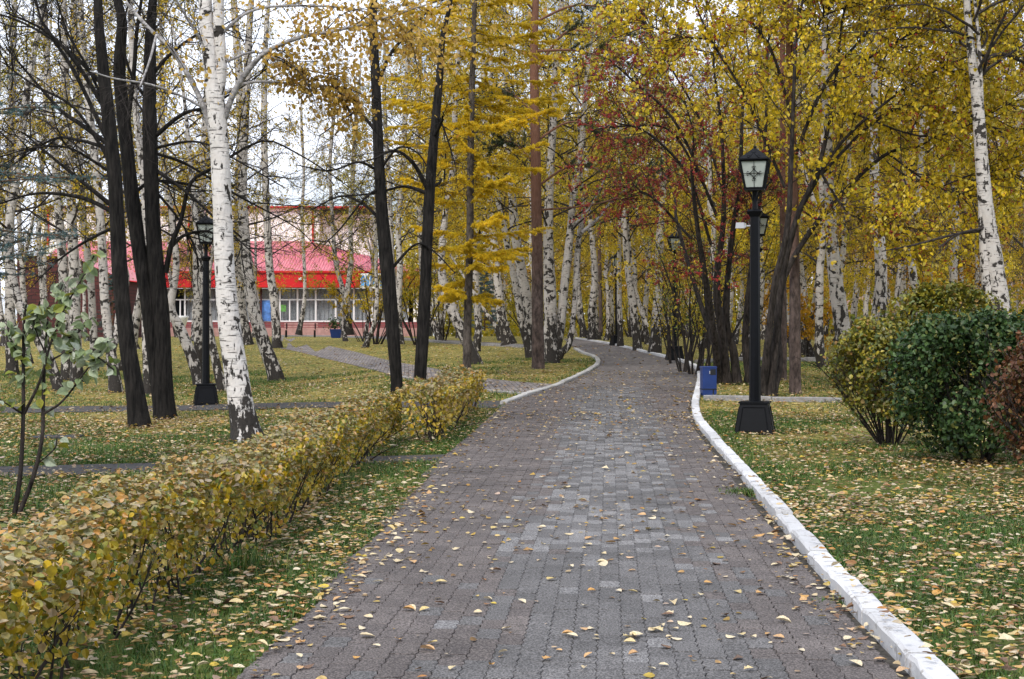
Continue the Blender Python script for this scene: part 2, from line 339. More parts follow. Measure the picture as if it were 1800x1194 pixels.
def paver_mat(name, c0, c1):
    m, N, L, b, out = new_mat(name)
    g = N.new('ShaderNodeNewGeometry'); o = N.new('ShaderNodeObjectInfo'); t = N.new('ShaderNodeTexCoord')
    f = math_n(N, L, 'FRACT', math_n(N, L, 'ADD', g.outputs['Random Per Island'], o.outputs['Random']))
    r = ramp(N, [(0, c0), (.6, tuple((p + q) / 2 for p, q in zip(c0, c1))), (1, c1)]); L.new(f, r.inputs['Fac'])
    pos = g.outputs['Position']
    sp = ramp(N, [(.40, .45), (.5, .95), (.60, 1.75)]); L.new(noise_n(N, L, pos, 105, 2, .7), sp.inputs['Fac'])
    st = ramp(N, [(.3, .75), (.7, 1.2)]); L.new(noise_n(N, L, pos, 1.3, 4, .6), st.inputs['Fac'])
    c = mix_c(N, L, 1.0, mix_c(N, L, 1.0, r.outputs['Color'], sp.outputs['Color'], 'MULTIPLY'), st.outputs['Color'], 'MULTIPLY')
    L.new(c, b.inputs['Base Color']); b.inputs['Roughness'].default_value = .82; b.inputs['Specular IOR Level'].default_value = .3
    bump(N, L, b, noise_n(N, L, pos, 120, 3, .7), .6, .004)
    return m
M['paver_grey'] = paver_mat('paver_grey', (.096, .092, .091), (.122, .117, .116))
M['paver_light'] = paver_mat('paver_worn_light', (.150, .146, .146), (.190, .184, .182))
M['paver_red'] = paver_mat('paver_reddish', (.094, .081, .077), (.124, .107, .100))

def ground_mat():
    m, N, L, b, out = new_mat('lawn_with_litter')
    g = N.new('ShaderNodeNewGeometry'); pos = g.outputs['Position']
    vo = N.new('ShaderNodeTexVoronoi'); vo.inputs['Scale'].default_value = 17; L.new(pos, vo.inputs['Vector'])
    sx = N.new('ShaderNodeSeparateColor'); L.new(vo.outputs['Color'], sx.inputs[0])
    lit = ramp(N, [(0, (.34, .25, .05)), (.2, (.24, .16, .035)), (.4, (.50, .39, .14)), (.6, (.13, .10, .03)), (.8, (.36, .26, .03)), (1, (.52, .43, .2))]); L.new(sx.outputs[0], lit.inputs['Fac'])
    gr = ramp(N, [(.3, (.06, .095, .016)), (.7, (.135, .20, .03))]); L.new(noise_n(N, L, pos, 30, 3, .7), gr.inputs['Fac'])
    so = ramp(N, [(.3, (.035, .026, .018)), (.7, (.10, .07, .04))]); L.new(noise_n(N, L, pos, 18, 4, .7), so.inputs['Fac'])
    c = mix_c(N, L, math_n(N, L, 'MULTIPLY', noise_n(N, L, pos, 1.1, 3), .7), gr.outputs['Color'], so.outputs['Color'])
    k = math_n(N, L, 'ADD', sx.outputs[1], math_n(N, L, 'MULTIPLY', noise_n(N, L, pos, .45, 3), 1.0))
    kr = ramp(N, [(.97, 0.), (1.0, 1.)]); L.new(k, kr.inputs['Fac'])
    spz = N.new('ShaderNodeSeparateXYZ'); L.new(pos, spz.inputs[0]); mr = N.new('ShaderNodeMapRange'); mr.inputs[1].default_value, mr.inputs[2].default_value = 13, 24; L.new(spz.outputs['Y'], mr.inputs[0])
    L.new(mix_c(N, L, math_n(N, L, 'MULTIPLY', kr.outputs['Color'], mr.outputs[0]), c, lit.outputs['Color']), b.inputs['Base Color']); b.inputs['Roughness'].default_value = .9; b.inputs['Specular IOR Level'].default_value = .15
    bump(N, L, b, noise_n(N, L, pos, 40, 4, .7), .8, .03)
    return m
M['ground'] = ground_mat()
def path_mat(nm='paved_path_far', k=1.0):
    m, N, L, b, out = new_mat(nm)
    g = N.new('ShaderNodeNewGeometry'); mp_ = N.new('ShaderNodeMapping'); mp_.inputs['Rotation'].default_value = (0, 0, math.radians(86)); L.new(g.outputs['Position'], mp_.inputs['Vector'])
    br = N.new('ShaderNodeTexBrick'); br.inputs['Scale'].default_value = 1.0; br.inputs['Brick Width'].default_value = .225; br.inputs['Row Height'].default_value = .1125; br.inputs['Mortar Size'].default_value = .008
    br.inputs['Color1'].default_value = (.085 * k, .073 * k, .068 * k, 1); br.inputs['Color2'].default_value = (.16 * k, .141 * k, .134 * k, 1); br.inputs['Mortar'].default_value = (.035, .03, .026, 1)
    L.new(mp_.outputs[0], br.inputs['Vector'])
    st = ramp(N, [(.3, .75), (.7, 1.25)]); L.new(noise_n(N, L, g.outputs['Position'], .8, 4), st.inputs['Fac'])
    L.new(mix_c(N, L, 1.0, br.outputs['Color'], st.outputs['Color'], 'MULTIPLY'), b.inputs['Base Color']); b.inputs['Roughness'].default_value = .85
    return m
M['path_far'] = path_mat(); M['side_paving'] = path_mat('pale_side_paving', 1.5)
M['joint'] = plain('joint_sand', (.062, .057, .050), .95, .5, 30, .1)
M['asphalt'] = plain('old_asphalt', (.060, .056, .054), .9, .35, 25, .25, bmp=.4)
def kerb_mat(nm, c0, c1):
    m, N, L, b, out = new_mat(nm)
    g = N.new('ShaderNodeNewGeometry'); pos = g.outputs['Position']; o = N.new('ShaderNodeObjectInfo')
    c = mix_c(N, L, noise_n(N, L, pos, 6, 5, .65), c0, c1)
    ch = ramp(N, [(.57, 0.), (.63, 1.)]); L.new(noise_n(N, L, pos, 13, 5, .7), ch.inputs['Fac'])
    c = mix_c(N, L, math_n(N, L, 'MULTIPLY', ch.outputs['Color'], .7), c, (.24, .22, .20))
    tone = ramp(N, [(0, .78), (1, 1.05)]); L.new(o.outputs['Random'], tone.inputs['Fac'])
    L.new(mix_c(N, L, 1.0, c, tone.outputs['Color'], 'MULTIPLY'), b.inputs['Base Color']); b.inputs['Roughness'].default_value = .85
    bump(N, L, b, noise_n(N, L, pos, 30, 4, .6), .5, .01)
    return m
M['kerb'] = kerb_mat('whitewashed_concrete', (.50, .50, .51), (.66, .66, .665)); M['kerb_old'] = kerb_mat('worn_whitewash', (.34, .33, .31), (.50, .49, .47))

# ------------------------------------------------------------------ terrain and paths
yy = np.concatenate([np.arange(-60, 4, 4), np.arange(4, 60, .5), np.arange(60, 150, 2), np.arange(150, 620, 30)])
xx = np.concatenate([np.arange(-300, -40, 20), np.arange(-40, -14, 2), np.arange(-14, 14, .5), np.arange(14, 40, 2), np.arange(40, 301, 20)])
X, Y = np.meshgrid(xx, yy); Z = gz(X, Y) - .002
i = np.arange(X.size).reshape(X.shape)
mb = MB(); mb.add(np.stack([X, Y, Z], -1), np.stack([i[:-1, :-1], i[:-1, 1:], i[1:, 1:], i[1:, :-1]], -1).reshape(-1, 4))
link('ground', mb.mesh('ground', [M['ground']], True), kind='structure')

LEFT_PX = [(440, 1184), (500, 1122), (560, 1060), (625, 985), (690, 912), (740, 855), (790, 800), (840, 755), (892, 712), (932, 697), (978, 682), (1012, 667), (1041, 652), (1055, 640), (1049, 629), (1027, 621), (1014, 614), (1000, 605), (990, 596)]
RIGHT_PX = [(1592, 1184), (1500, 1085), (1420, 990), (1352, 905), (1290, 828), (1245, 775), (1220, 740), (1216, 715), (1221, 690), (1226, 665), (1218, 647), (1192, 636), (1165, 629), (1140, 623), (1105, 614), (1075, 607), (1048, 602), (1025, 598.5), (1010, 596)]
LEFT = np.array([ground_at(*p) for p in LEFT_PX]); RIGHT = np.array([ground_at(*p) for p in RIGHT_PX])
LEFT = np.vstack([[LEFT[0][0] - .25, 0, 0], LEFT]); RIGHT = np.vstack([[RIGHT[0][0] - .4, 0, 0], RIGHT])
def strip(A, B, off, n=60, m=8):
    a = curve(A, n); b = curve(B, n); t = np.linspace(0, 1, m)[None, :, None]
    V = a[:, None, :] * (1 - t) + b[:, None, :] * t
    V[..., 2] = gz(V[..., 0], V[..., 1]) + off
    i = np.arange(n * m).reshape(n, m)
    return V, np.stack([i[:-1, :-1], i[:-1, 1:], i[1:, 1:], i[1:, :-1]], -1).reshape(-1, 4)
PAVE_END = 31.0
V, q = strip(LEFT, RIGHT, .006, 160, 10)
mb = MB(); cyf = V.reshape(-1, 3)[q][:, :, 1].mean(1)
mb.add(V, q[cyf <= PAVE_END], mi=0); mb.add(V + np.array([0, 0, .008]), q[cyf > PAVE_END], mi=1)
path = link('path', mb.mesh('path', [M['joint'], M['path_far']]), kind='structure', label='wide winding path of grey and reddish pavers strewn with leaves')
_pl, _pr = curve(LEFT, 400), curve(RIGHT, 400)
def left_x(y): return np.interp(y, _pl[:, 1], _pl[:, 0])
def right_x(y): return np.interp(y, _pr[:, 1], _pr[:, 0])
# polygon test for the path
POLY = np.vstack([_pl[:, :2], _pr[::-1, :2]])
def in_poly(x, y, poly=POLY):
    x = np.asarray(x, float); y = np.asarray(y, float); c = np.zeros(x.shape, bool)
    x0, y0 = poly[:, 0], poly[:, 1]; x1, y1 = np.roll(x0, -1), np.roll(y0, -1)
    for a, b, c_, d in zip(x0, y0, x1, y1):
        if b == d: continue
        k = ((b > y) != (d > y)) & (x < (c_ - a) * (y - b) / (d - b) + a); c ^= k
    return c

# pavers: interlocking blocks with zigzag long sides
def paver_template():
    w, l, a = .1125 - .003, .225 - .0025, .011
    ys = np.linspace(-l / 2, l / 2, 5); zg = np.array([-a, a, -a, a, -a]) / 2
    ring = [(-w / 2 + z_, y_) for y_, z_ in zip(ys, zg)] + [(w / 2 + z_, y_) for y_, z_ in zip(ys[::-1], zg[::-1])]
    ring = np.array(ring); inn = ring * np.array([1 - .004 / w * 1.0, 1 - .003 / l])
    V = np.vstack([np.c_[inn, np.full(10, .0)], np.c_[ring, np.full(10, -.0025)], np.c_[ring, np.full(10, -.03)]])
    top = [(j, 9 - j, 8 - j, j + 1)[::-1] for j in range(4)]
    sd = [(k * 10 + j, k * 10 + (j + 1) % 10, (k + 1) * 10 + (j + 1) % 10, (k + 1) * 10 + j) for k in (0, 1) for j in range(10)]
    return V, np.array([(a_, b_, c_, d_) for a_, b_, c_, d_ in top]), np.array(sd)
PT, PTOP, PSD = paver_template()
rng = np.random.default_rng(11)
SL = .066; ux, uy = np.array([1, -SL]) / math.hypot(1, SL), np.array([SL, 1]) / math.hypot(1, SL)
cols, rows = np.meshgrid(np.arange(-40, 70), np.arange(20, 150))
gx = cols * .1125; gy = rows * .225 + (cols % 2) * .1125 + vnoise(cols, 0 * cols, 1.0, 9) * .02
px_, py_ = gx * ux[0] + gy * uy[0], gx * ux[1] + gy * uy[1]
ok = in_poly(px_ + .02, py_) & in_poly(px_ + .04, py_) & (py_ > 5.0) & (py_ < PAVE_END)
ok &= (py_ > 5.6) | (np.abs(px_) < 3)
pcx, pcy, pc = px_[ok], py_[ok], gx[ok]
band = np.where((pc > -.62 - .045 * 0) & (pc < .66), 1, 0)
eb = np.minimum(np.abs(pc - .66), np.abs(pc + .62)); band = np.where(rng.random(pc.shape) < .42 * np.exp(-(eb / .16) ** 2), 1 - band, band)
band = np.where((pcy < 9) & (rng.random(pc.shape) < .05), 1, band)
lightp = .05 + .75 * sstep(pcy, 8.8, 10.2) * (1 - .7 * sstep(pcy, 19, 26)) * (.3 + .7 * vnoise(pcx, pcy, .9, 3))
lightp = lightp * (.55 + .45 * np.exp(-((pc - .05) / .45) ** 2)); kind_ = np.where(band == 1, np.where(rng.random(pc.shape) < lightp, 1, 0), 2)
ang = -math.atan(SL) + rng.normal(0, .006, pc.shape); dz = rng.normal(0, .0016, pc.shape)
order = np.argsort(pcy + np.abs(pcx) * .2); vis = order[pcy[order] > 6.15][:300]; visset = np.zeros(len(pc), bool); visset[vis] = True
pmesh = [MB().add(PT, PTOP, PSD).mesh('paver', [M[k]]) for k in ('paver_grey', 'paver_light', 'paver_red')]
for j in vis:
    o = link('paver', pmesh[kind_[j]], path, (pcx[j], pcy[j], gz(pcx[j], pcy[j]) + .026 + dz[j]), ang[j])
    o.rotation_euler[0] = rng.normal(0, .006); o.rotation_euler[1] = rng.normal(0, .01)
rest = np.where(~visset)[0]; mb = MB(); nP = len(PT)
ca, sa = np.cos(ang[rest])[:, None], np.sin(ang[rest])[:, None]
Vp = np.stack([pcx[rest][:, None] + PT[None, :, 0] * ca - PT[None, :, 1] * sa, pcy[rest][:, None] + PT[None, :, 0] * sa + PT[None, :, 1] * ca,
               (gz(pcx[rest], pcy[rest]) + .026 + dz[rest])[:, None] + PT[None, :, 2]], -1)
mb.add(Vp)
for kk in range(3):
    ids = np.where(kind_[rest] == kk)[0][:, None, None] * nP
    for G in (PTOP, PSD): mb.f.append((G[None] + ids).reshape(-1, 4)); mb.m.append(kk)
link('pavers', mb.mesh('pavers', [M['paver_grey'], M['paver_light'], M['paver_red']]), path, kind='stuff')

# side paths
def side_path(name, top, bot, mat, label, off=.012, n=40):
    A = [ground_at(*p) for p in top]; B = [ground_at(*p) for p in bot]
    V, q = strip(A, B, off, n, 5)
    link(name, MB().add(V, q).mesh(name, [mat]), kind='structure', label=label); return np.array(A), np.array(B)
SP = []
SP.append(side_path('footpath', [(-60, 717), (250, 714), (450, 710), (690, 707), (893, 705)], [(-60, 728), (250, 724), (450, 720), (690, 717), (878, 718)], M['asphalt'], 'narrow asphalt footpath crossing in front of the lamp by the birches', .010))
SP.append(side_path('footpath', [(-60, 823), (200, 817), (340, 813), (500, 808), (690, 803), (796, 800)], [(-60, 841), (200, 834), (340, 828), (500, 823), (690, 815), (782, 812)], M['asphalt'], 'narrow asphalt footpath running behind and through the gap in the hedge', .010))
SP.append(side_path('side_path', [(470, 590), (530, 600), (580, 609), (640, 623), (720, 641), (800, 656), (880, 669), (985, 677)], [(440, 604), (510, 616), (552, 626), (612, 640), (684, 658), (756, 674), (850, 687), (945, 694)], M['side_paving'], 'paved side path curving down from the red roofed building', .012))
SP.append(side_path('side_path', [(420, 587), (560, 587), (680, 591.5), (800, 599), (960, 607.5)], [(420, 591), (560, 591.5), (680, 596), (800, 604), (950, 612)], M['path_far'], 'far paved walk with a pale edge running before the building', .016))

# kerbs: whitewashed stones laid end to end
def kerb(name, line, label, w=.15, h=.125, L=1.0, out=1, mat=None, seed=1):
    rg = np.random.default_rng(seed); root = link(name, None, kind='structure', label=label)
    c = curve(line, 900); s = np.r_[0, np.cumsum(np.linalg.norm(np.diff(c[:, :2], axis=0), axis=1))]
    n = max(1, int(s[-1] / L)); cuts = np.linspace(0, s[-1], n + 1)
    for j in range(n):
        a = np.array([np.interp(cuts[j], s, c[:, k]) for k in (0, 1)]); b = np.array([np.interp(cuts[j + 1], s, c[:, k]) for k in (0, 1)])
        t = (b - a) / np.linalg.norm(b - a); nrm = np.array([t[1], -t[0]]) * out; a = a + t * .006 + nrm * rg.normal(0, .004); b = b - t * .006 + nrm * rg.normal(0, .004)
        dzj = rg.normal(0, .005); bev = .014; mid = (a + b) / 2; base = np.array([mid[0], mid[1], gz(*mid)])
        prof = [(0, -.1), (0, h - bev), (bev, h), (w - bev, h), (w, h - bev), (w, -.1)]
        K = 7; V = []
        for f in np.linspace(0, 1, K):
            e = a * (1 - f) + b * f; zg = gz(*e); ef = rg.uniform(.004, .011) if f in (0, 1) else 0
            for k, (u, z_) in enumerate(prof):
                jit = rg.normal(0, .0022, 2) if k in (1, 2, 3, 4) else (0, 0)
                V.append((e[0] + nrm[0] * (u + jit[0]), e[1] + nrm[1] * (u + jit[0]), zg + z_ + dzj + jit[1] - (ef if k in (1, 2, 3, 4) else 0)))
        V = np.array(V) - base; m_ = len(prof)
        fc = [(i_ * m_ + k, i_ * m_ + (k + 1) % m_, (i_ + 1) * m_ + (k + 1) % m_, (i_ + 1) * m_ + k) for i_ in range(K - 1) for k in range(m_ - 1)]
        mbk = MB().add(V, fc, ); mbk.f.append(np.array([list(range(m_))[::-1], [(K - 1) * m_ + k for k in range(m_)]])); mbk.m.append(0)
        link('kerb_stone', mbk.mesh('kerb_stone', [mat or M['kerb']]), root, base)
    return root
kerb('kerb', np.vstack([[RIGHT[1][0] - .16, 4.2, 0], RIGHT[1:]]), 'white painted kerb along the right edge of the winding path', out=1, w=.125, h=.09, seed=2)
kerb('kerb', LEFT[9:18], 'whitewashed kerb around the tip of the lawn with the pine', out=-1, w=.13, h=.07, seed=3, mat=M['kerb_old'])
E1 = [ground_at(*p) for p in [(1236, 704), (1350, 706), (1480, 708)]]
kerb('edging', E1, 'low grey concrete edging across the lawn behind the lamp post', w=.1, h=.09, mat=M['concrete'], out=-1, seed=4)
E2 = [ground_at(*p) for p in [(1225, 640), (1330, 634), (1500, 638)]]
kerb('edging', E2, 'low grey concrete edging farther back behind the brown pine trunks', w=.1, h=.12, mat=M['concrete'], out=-1, L=1.5, seed=5)
E3 = [ground_at(*p) for p in [(740, 688), (860, 692), (948, 693)]]
kerb('edging', [ground_at(*p) for p in [(684, 659), (756, 675), (850, 688), (935, 695)]], 'thin grey edging along the near side of the curving side path', w=.08, h=.05, mat=M['concrete'], out=1, L=1.5, seed=6)
kerb('edging', [ground_at(*p) for p in [(480, 592), (560, 592), (680, 596.5), (800, 604.5), (950, 612.5)]], 'pale edging of the far walk before the building', w=.2, h=.1, mat=M['concrete'], out=1, L=2.5, seed=7)

# ------------------------------------------------------------------ trees
def stem_pts(px_list, d, dd=0.0, n=40, extend=0.0, rng=None):
    """(px, py, width px) polyline at depth d -> points and radii; the depth wanders by dd along its length"""
    a = np.array(px_list, float); k = len(a); t = np.linspace(0, 1, k)
    dep = d + dd * t
    p = np.stack([(a[:, 0] - CX) / F * dep, dep, EYE - (a[:, 1] - CY) / F * dep], -1); r = a[:, 2] * dep / F / 2
    if extend:
        u = norm(p[-1] - p[-2]); u[2] = max(u[2], .8); u = norm(u)
        p = np.vstack([p, p[-1] + u * extend * .5 + np.array([0.1, 0, 0]), p[-1] + u * extend]); r = np.r_[r, r[-1] * .55, .012]
    c = curve(np.c_[p, r], n); return c[:, :3], np.maximum(c[:, 3], .006)
def rand_twigs(pts_list, rng, n1=14, L1=(.8, 1.8), n2=5, L2=(.3, .8), lo=.2, hi=1.0, ang=.9, droop=.0, zb=.1, r1=.014, n3=0, L3=(.15, .4)):
    """secondary and tertiary branches off limbs; returns list of (pts, rad)"""
    out = []; A = []
    for p in pts_list:
        q, t, _ = along(p[None], n1, lo, hi, rng); A.append((q, t))
    q = np.vstack([a[0] for a in A]); t = np.vstack([a[1] for a in A])
    b1 = grow(q, split(t, ang, zb, rng), rng.uniform(*L1, len(q)), 7, droop, .13, rng); out.append((b1, taper(len(q), 8, rng.uniform(.6, 1.2, len(q)) * r1, .3)))
    q, t, _ = along(b1, n2, .2, 1, rng); b2 = grow(q, split(t, .8, zb * .5, rng), rng.uniform(*L2, len(q)), 5, droop * 1.5, .15, rng)
    out.append((b2, taper(len(q), 6, r1 * .45, .4)))
    if n3:
        q, t, _ = along(b2, n3, .2, 1, rng); b3 = grow(q, split(t, .7, 0, rng), rng.uniform(*L3, len(q)), 3, droop * 1.5, .12, rng); out.append((b3, taper(len(q), 4, r1 * .28, .5)))
    return out
def tree(name, label, stems, d=None, bark='birch', limbs=(), group=None, sides=14, lump=.06, lobes=.35, extend=4.0, twigs=None, limb_mat='twig', seed=0, cat='tree', dd=0.0, n=44):
    """a tree traced as real stems at its own distance: root at the base, parts trunk and branches"""
    rg = np.random.default_rng(seed + 100)
    base = ground_at(stems[0][0][0], stems[0][0][1]) if d is None else P(stems[0][0][0], stems[0][0][1], d)
    D = base[1]; root = thing(name, label, cat, base, group=group)
    allp = []
    for s_i, s in enumerate(stems):
        p, r = stem_pts(s, D, dd * (s_i - (len(stems) - 1) / 2) + (rg.normal(0, .1) if s_i else 0), n, extend)
        if s_i == 0 or s[0][1] > stems[0][0][1] - 25: p[0, 2] -= .12
        m_ = MB(); tubes(m_, p - base, r, sides, lump=lump, lobes=lobes if (s_i == 0 or s[0][1] > stems[0][0][1] - 25) else 0, rng=rg)
        link('trunk', m_.mesh('trunk', [M[bark]], True), root); allp.append(p)
    lp = []
    if limbs or twigs:
        m_ = MB()
        for l in limbs:
            p, r = stem_pts(l, D, rg.uniform(-1.0, 1.0), 22); lp.append(p)
            tubes(m_, p - base, r, 7, lump=.05, rng=rg)
            link('branch', m_.mesh('branch', [M[limb_mat]], True), root); m_ = MB()
        if twigs:
            mt_ = MB()
            for (b, r) in rand_twigs(lp if lp else [p[int(len(p) * .3):] for p in allp], rg, **twigs): tubes(mt_, b - base, r, 4 if b.shape[1] > 6 else 3); lp.append(b)
            link('twigs', mt_.mesh('twigs', [M['black_bark' if limb_mat == 'black_bark' else 'twig']], True), root, kind='stuff')
    return root, base, allp, lp
def crown_mesh(seed, L=9.0, spread=2.4, npr=26, nse=6, nte=5, nlf=13, size=.06, up=.75, zb=.35, hang=True):
    rg = np.random.default_rng(seed); t = np.linspace(0, .97, npr); az = np.arange(npr) * 2.4 + rg.normal(0, .4, npr)
    q = np.stack([rg.normal(0, .03, npr), rg.normal(0, .03, npr), t * L], -1)
    dv = np.stack([np.cos(az), np.sin(az), np.full(npr, up) + rg.normal(0, .2, npr)], -1)
    b1 = grow(q, dv, spread * (1.15 - .75 * t) * rg.uniform(.7, 1.15, npr), 8, -.04, .10, rg)
    mb_, ml = MB(), MB(); tubes(mb_, b1, taper(npr, 9, .028 * (1.1 - .6 * t), .25), 5)
    q, tn, _ = along(b1, nse, .25, 1, rg); b2 = grow(q, split(tn, .75, .1, rg), rg.uniform(.35, 1.0, len(q)) * spread * .42, 6, -.09, .13, rg); tubes(mb_, b2, taper(len(q), 7, .009, .35), 3)
    q, tn, _ = along(b2, nte, .2, 1, rg); b3 = grow(q, split(tn, .7, -.15, rg), rg.uniform(.25, .8, len(q)), 5, -.22, .12, rg); tubes(mb_, b3, taper(len(q), 6, .0045, .5), 3)
    q, tn, _ = along(b3, nlf, .1, 1, rg); q = q + rg.normal(0, .035, q.shape)
    leaves(ml, q, rg.uniform(.7, 1.25, len(q)) * size, rg, LEAF_QUAD, 'hang')
    return mb_.mesh('branches', [M['twig']]), ml.mesh('crown', [M['leaf_ochre']])
CR = [crown_mesh(21, 9, 2.5, 26, 6, 5, 13, .070), crown_mesh(22, 10, 2.2, 28, 6, 5, 11, .070), crown_mesh(23, 8, 2.8, 24, 7, 5, 14, .070),   # full
      crown_mesh(24, 9, 2.4, 24, 6, 5, 4, .065), crown_mesh(25, 9, 2.3, 22, 6, 5, 6, .065)]                                                  # thin
def add_crown(root, base, at, k, mat, sc=1.0, rz=0.0):
    loc = np.asarray(at) - base
    link('branches', CR[k][0], root, loc, rz, sc)
    return link('crown', CR[k][1], root, loc, rz, sc, mat=M[mat])
def at_h(p, h):
    return np.array([np.interp(h, p[:, 2], p[:, 0]), np.interp(h, p[:, 2], p[:, 1]), h])

# --- near dark trees at the left
tw = dict(n1=7, L1=(.5, 1.4), n2=5, L2=(.2, .6), ang=.7, zb=.08, r1=.011, n3=3)
tree('dark_tree', 'single leaning black trunk of bare tree, left of the twin stemmed one', [[(246, 752, 37), (236, 680, 33), (222, 590, 29), (210, 470, 27), (203, 330, 25), (192, 220, 24), (181, 120, 21), (172, 10, 16)]], bark='black_bark',
     limbs=[[(186, 250, 9), (140, 217, 8), (100, 187, 6), (10, 83, 3)], [(184, 190, 9), (133, 110, 7), (80, 55, 5), (10, 22, 3)], [(182, 150, 8), (115, 85, 6), (40, 40, 4), (-20, 20, 3)],
            [(190, 250, 8), (130, 125, 7), (75, 40, 5), (60, -20, 3)], [(198, 372, 9), (144, 348, 7), (67, 340, 5), (0, 358, 3)], [(197, 362, 9), (134, 311, 7), (90, 275, 5), (43, 235, 3)],
            [(193, 262, 7), (140, 247, 6), (90, 246, 4), (8, 300, 2.5)], [(192, 280, 7), (130, 190, 5), (60, 150, 4), (5, 110, 2.5)], [(200, 400, 6), (150, 425, 5), (100, 460, 3), (60, 500, 2)],
            [(195, 215, 6), (160, 130, 5), (120, 60, 4), (100, 0, 3)], [(190, 300, 6), (120, 260, 4), (50, 262, 3), (5, 275, 2)]], twigs=tw, limb_mat='black_bark', seed=1, extend=2.5)
tree('dark_tree', 'twin stemmed black bare tree between the leaning dark trunk and the lamp', [[(290, 737, 36), (287, 650, 32), (284, 560, 29), (272, 440, 27), (266, 320, 26), (263, 200, 25), (264, 90, 21), (268, 10, 15)],
      [(282, 735, 22), (270, 620, 24), (258, 520, 26), (243, 430, 26), (230, 330, 26), (220, 230, 24), (210, 130, 22), (214, 40, 18), (205, -10, 14)]], bark='black_bark',
     limbs=[[(291, 480, 10), (301, 430, 9), (318, 387, 8), (335, 322, 7), (375, 295, 6), (459, 248, 4), (519, 268, 3), (600, 318, 2)], [(303, 432, 7), (320, 416, 6), (345, 408, 5), (370, 408, 4), (392, 425, 2)],
            [(272, 240, 9), (321, 201, 7), (368, 186, 5), (430, 150, 3), (470, 120, 2)], [(222, 240, 8), (235, 130, 8), (240, 60, 7), (250, -10, 5)], [(268, 130, 8), (300, 95, 6), (350, 60, 4), (420, 45, 2)],
            [(225, 350, 8), (265, 320, 6), (320, 322, 5), (350, 330, 3)], [(275, 300, 7), (330, 340, 5), (390, 395, 4), (450, 450, 2)], [(275, 270, 6), (330, 290, 5), (420, 345, 4), (520, 400, 2), (560, 440, 1.5)],
            [(262, 180, 7), (230, 130, 5), (215, 60, 4), (230, -10, 3)], [(270, 260, 6), (350, 250, 4), (430, 290, 3), (500, 330, 2)], [(268, 330, 6), (310, 380, 4), (340, 430, 3), (350, 470, 2)]], twigs=tw, limb_mat='black_bark', seed=2, extend=2.5)
tree('dark_tree', 'bare forked pair of slim black trunks rising behind the far hedge', [[(699, 692, 19), (692, 600, 23), (681, 480, 25), (672, 380, 22), (666, 280, 19), (661, 160, 17), (656, 20, 14)],
      [(736, 688, 21), (745, 560, 22), (750, 450, 20), (755, 340, 19), (765, 220, 16), (773, 130, 13), (779, 60, 10)]], bark='black_bark',
     limbs=[[(753, 335, 9), (727, 288, 7), (694, 265, 5), (655, 280, 3), (610, 290, 2)], [(752, 340, 8), (710, 328, 5), (660, 340, 4), (600, 345, 2)], [(663, 150, 8), (687, 94, 6), (717, 60, 5), (760, 10, 3)],
            [(667, 240, 8), (645, 212, 6), (620, 200, 4), (560, 240, 2)], [(672, 390, 7), (640, 360, 5), (600, 345, 4), (545, 370, 2)], [(669, 330, 6), (640, 350, 4), (600, 400, 3), (570, 430, 2)],
            [(664, 300, 6), (630, 285, 4), (580, 300, 3), (520, 290, 2)], [(758, 330, 6), (772, 322, 5), (776, 315, 4)], [(764, 240, 6), (776, 215, 5), (778, 205, 4)], [(690, 470, 6), (730, 430, 4), (760, 440, 3), (800, 480, 2)],
            [(766, 190, 5), (785, 240, 3), (800, 290, 2)], [(668, 300, 5), (700, 260, 4), (735, 270, 3), (760, 310, 2)]], twigs=dict(n1=5, L1=(.4, 1.2), n2=4, L2=(.2, .6), ang=.7, zb=.0, droop=-.04, r1=.010, n3=2), limb_mat='black_bark', seed=3, extend=1.5, lump=.05)

# --- the big white birch in front
rb, bb, bp, bl = tree('birch_tree', 'large white birch with forked top and dark cracked foot nearest on the lawn',
     [[(434, 778, 52), (428, 735, 46), (416, 660, 42), (404, 580, 40), (395, 480, 36), (391, 380, 34), (388, 290, 33), (381, 200, 32), (374, 140, 30), (366, 70, 26), (361, 10, 23)], [(384, 170, 20), (389, 120, 20), (386, 60, 20), (384, 10, 19)]],
     bark='birch', limbs=[[(393, 215, 10), (410, 165, 11), (435, 125, 10), (470, 90, 8), (530, 65, 7), (600, 52, 5), (680, 30, 4), (760, 5, 3)], [(394, 165, 6), (440, 145, 5), (500, 146, 4), (570, 152, 2.5), (620, 175, 2)],
            [(376, 260, 11), (360, 195, 10), (335, 140, 9), (300, 85, 8), (262, 50, 7), (222, 5, 6)], [(354, 188, 5), (310, 165, 4), (260, 148, 4), (200, 138, 3), (158, 125, 2)], [(394, 110, 5), (450, 92, 4), (520, 118, 3), (600, 135, 2)],
            [(275, 62, 5), (262, 110, 4), (245, 155, 3)], [(372, 100, 6), (340, 50, 5), (310, 0, 4)], [(388, 60, 6), (440, 20, 5), (520, 10, 4), (640, 20, 3), (740, 70, 2)]],
     twigs=dict(n1=6, L1=(.5, 1.1), n2=4, L2=(.25, .6), ang=.6, zb=-.05, droop=-.06, r1=.008, n3=2, L3=(.15, .35)), limb_mat='grey_limb', seed=4, extend=6, sides=22, lobes=.5, n=70)
rg = np.random.default_rng(40); ml = MB(); gold = []
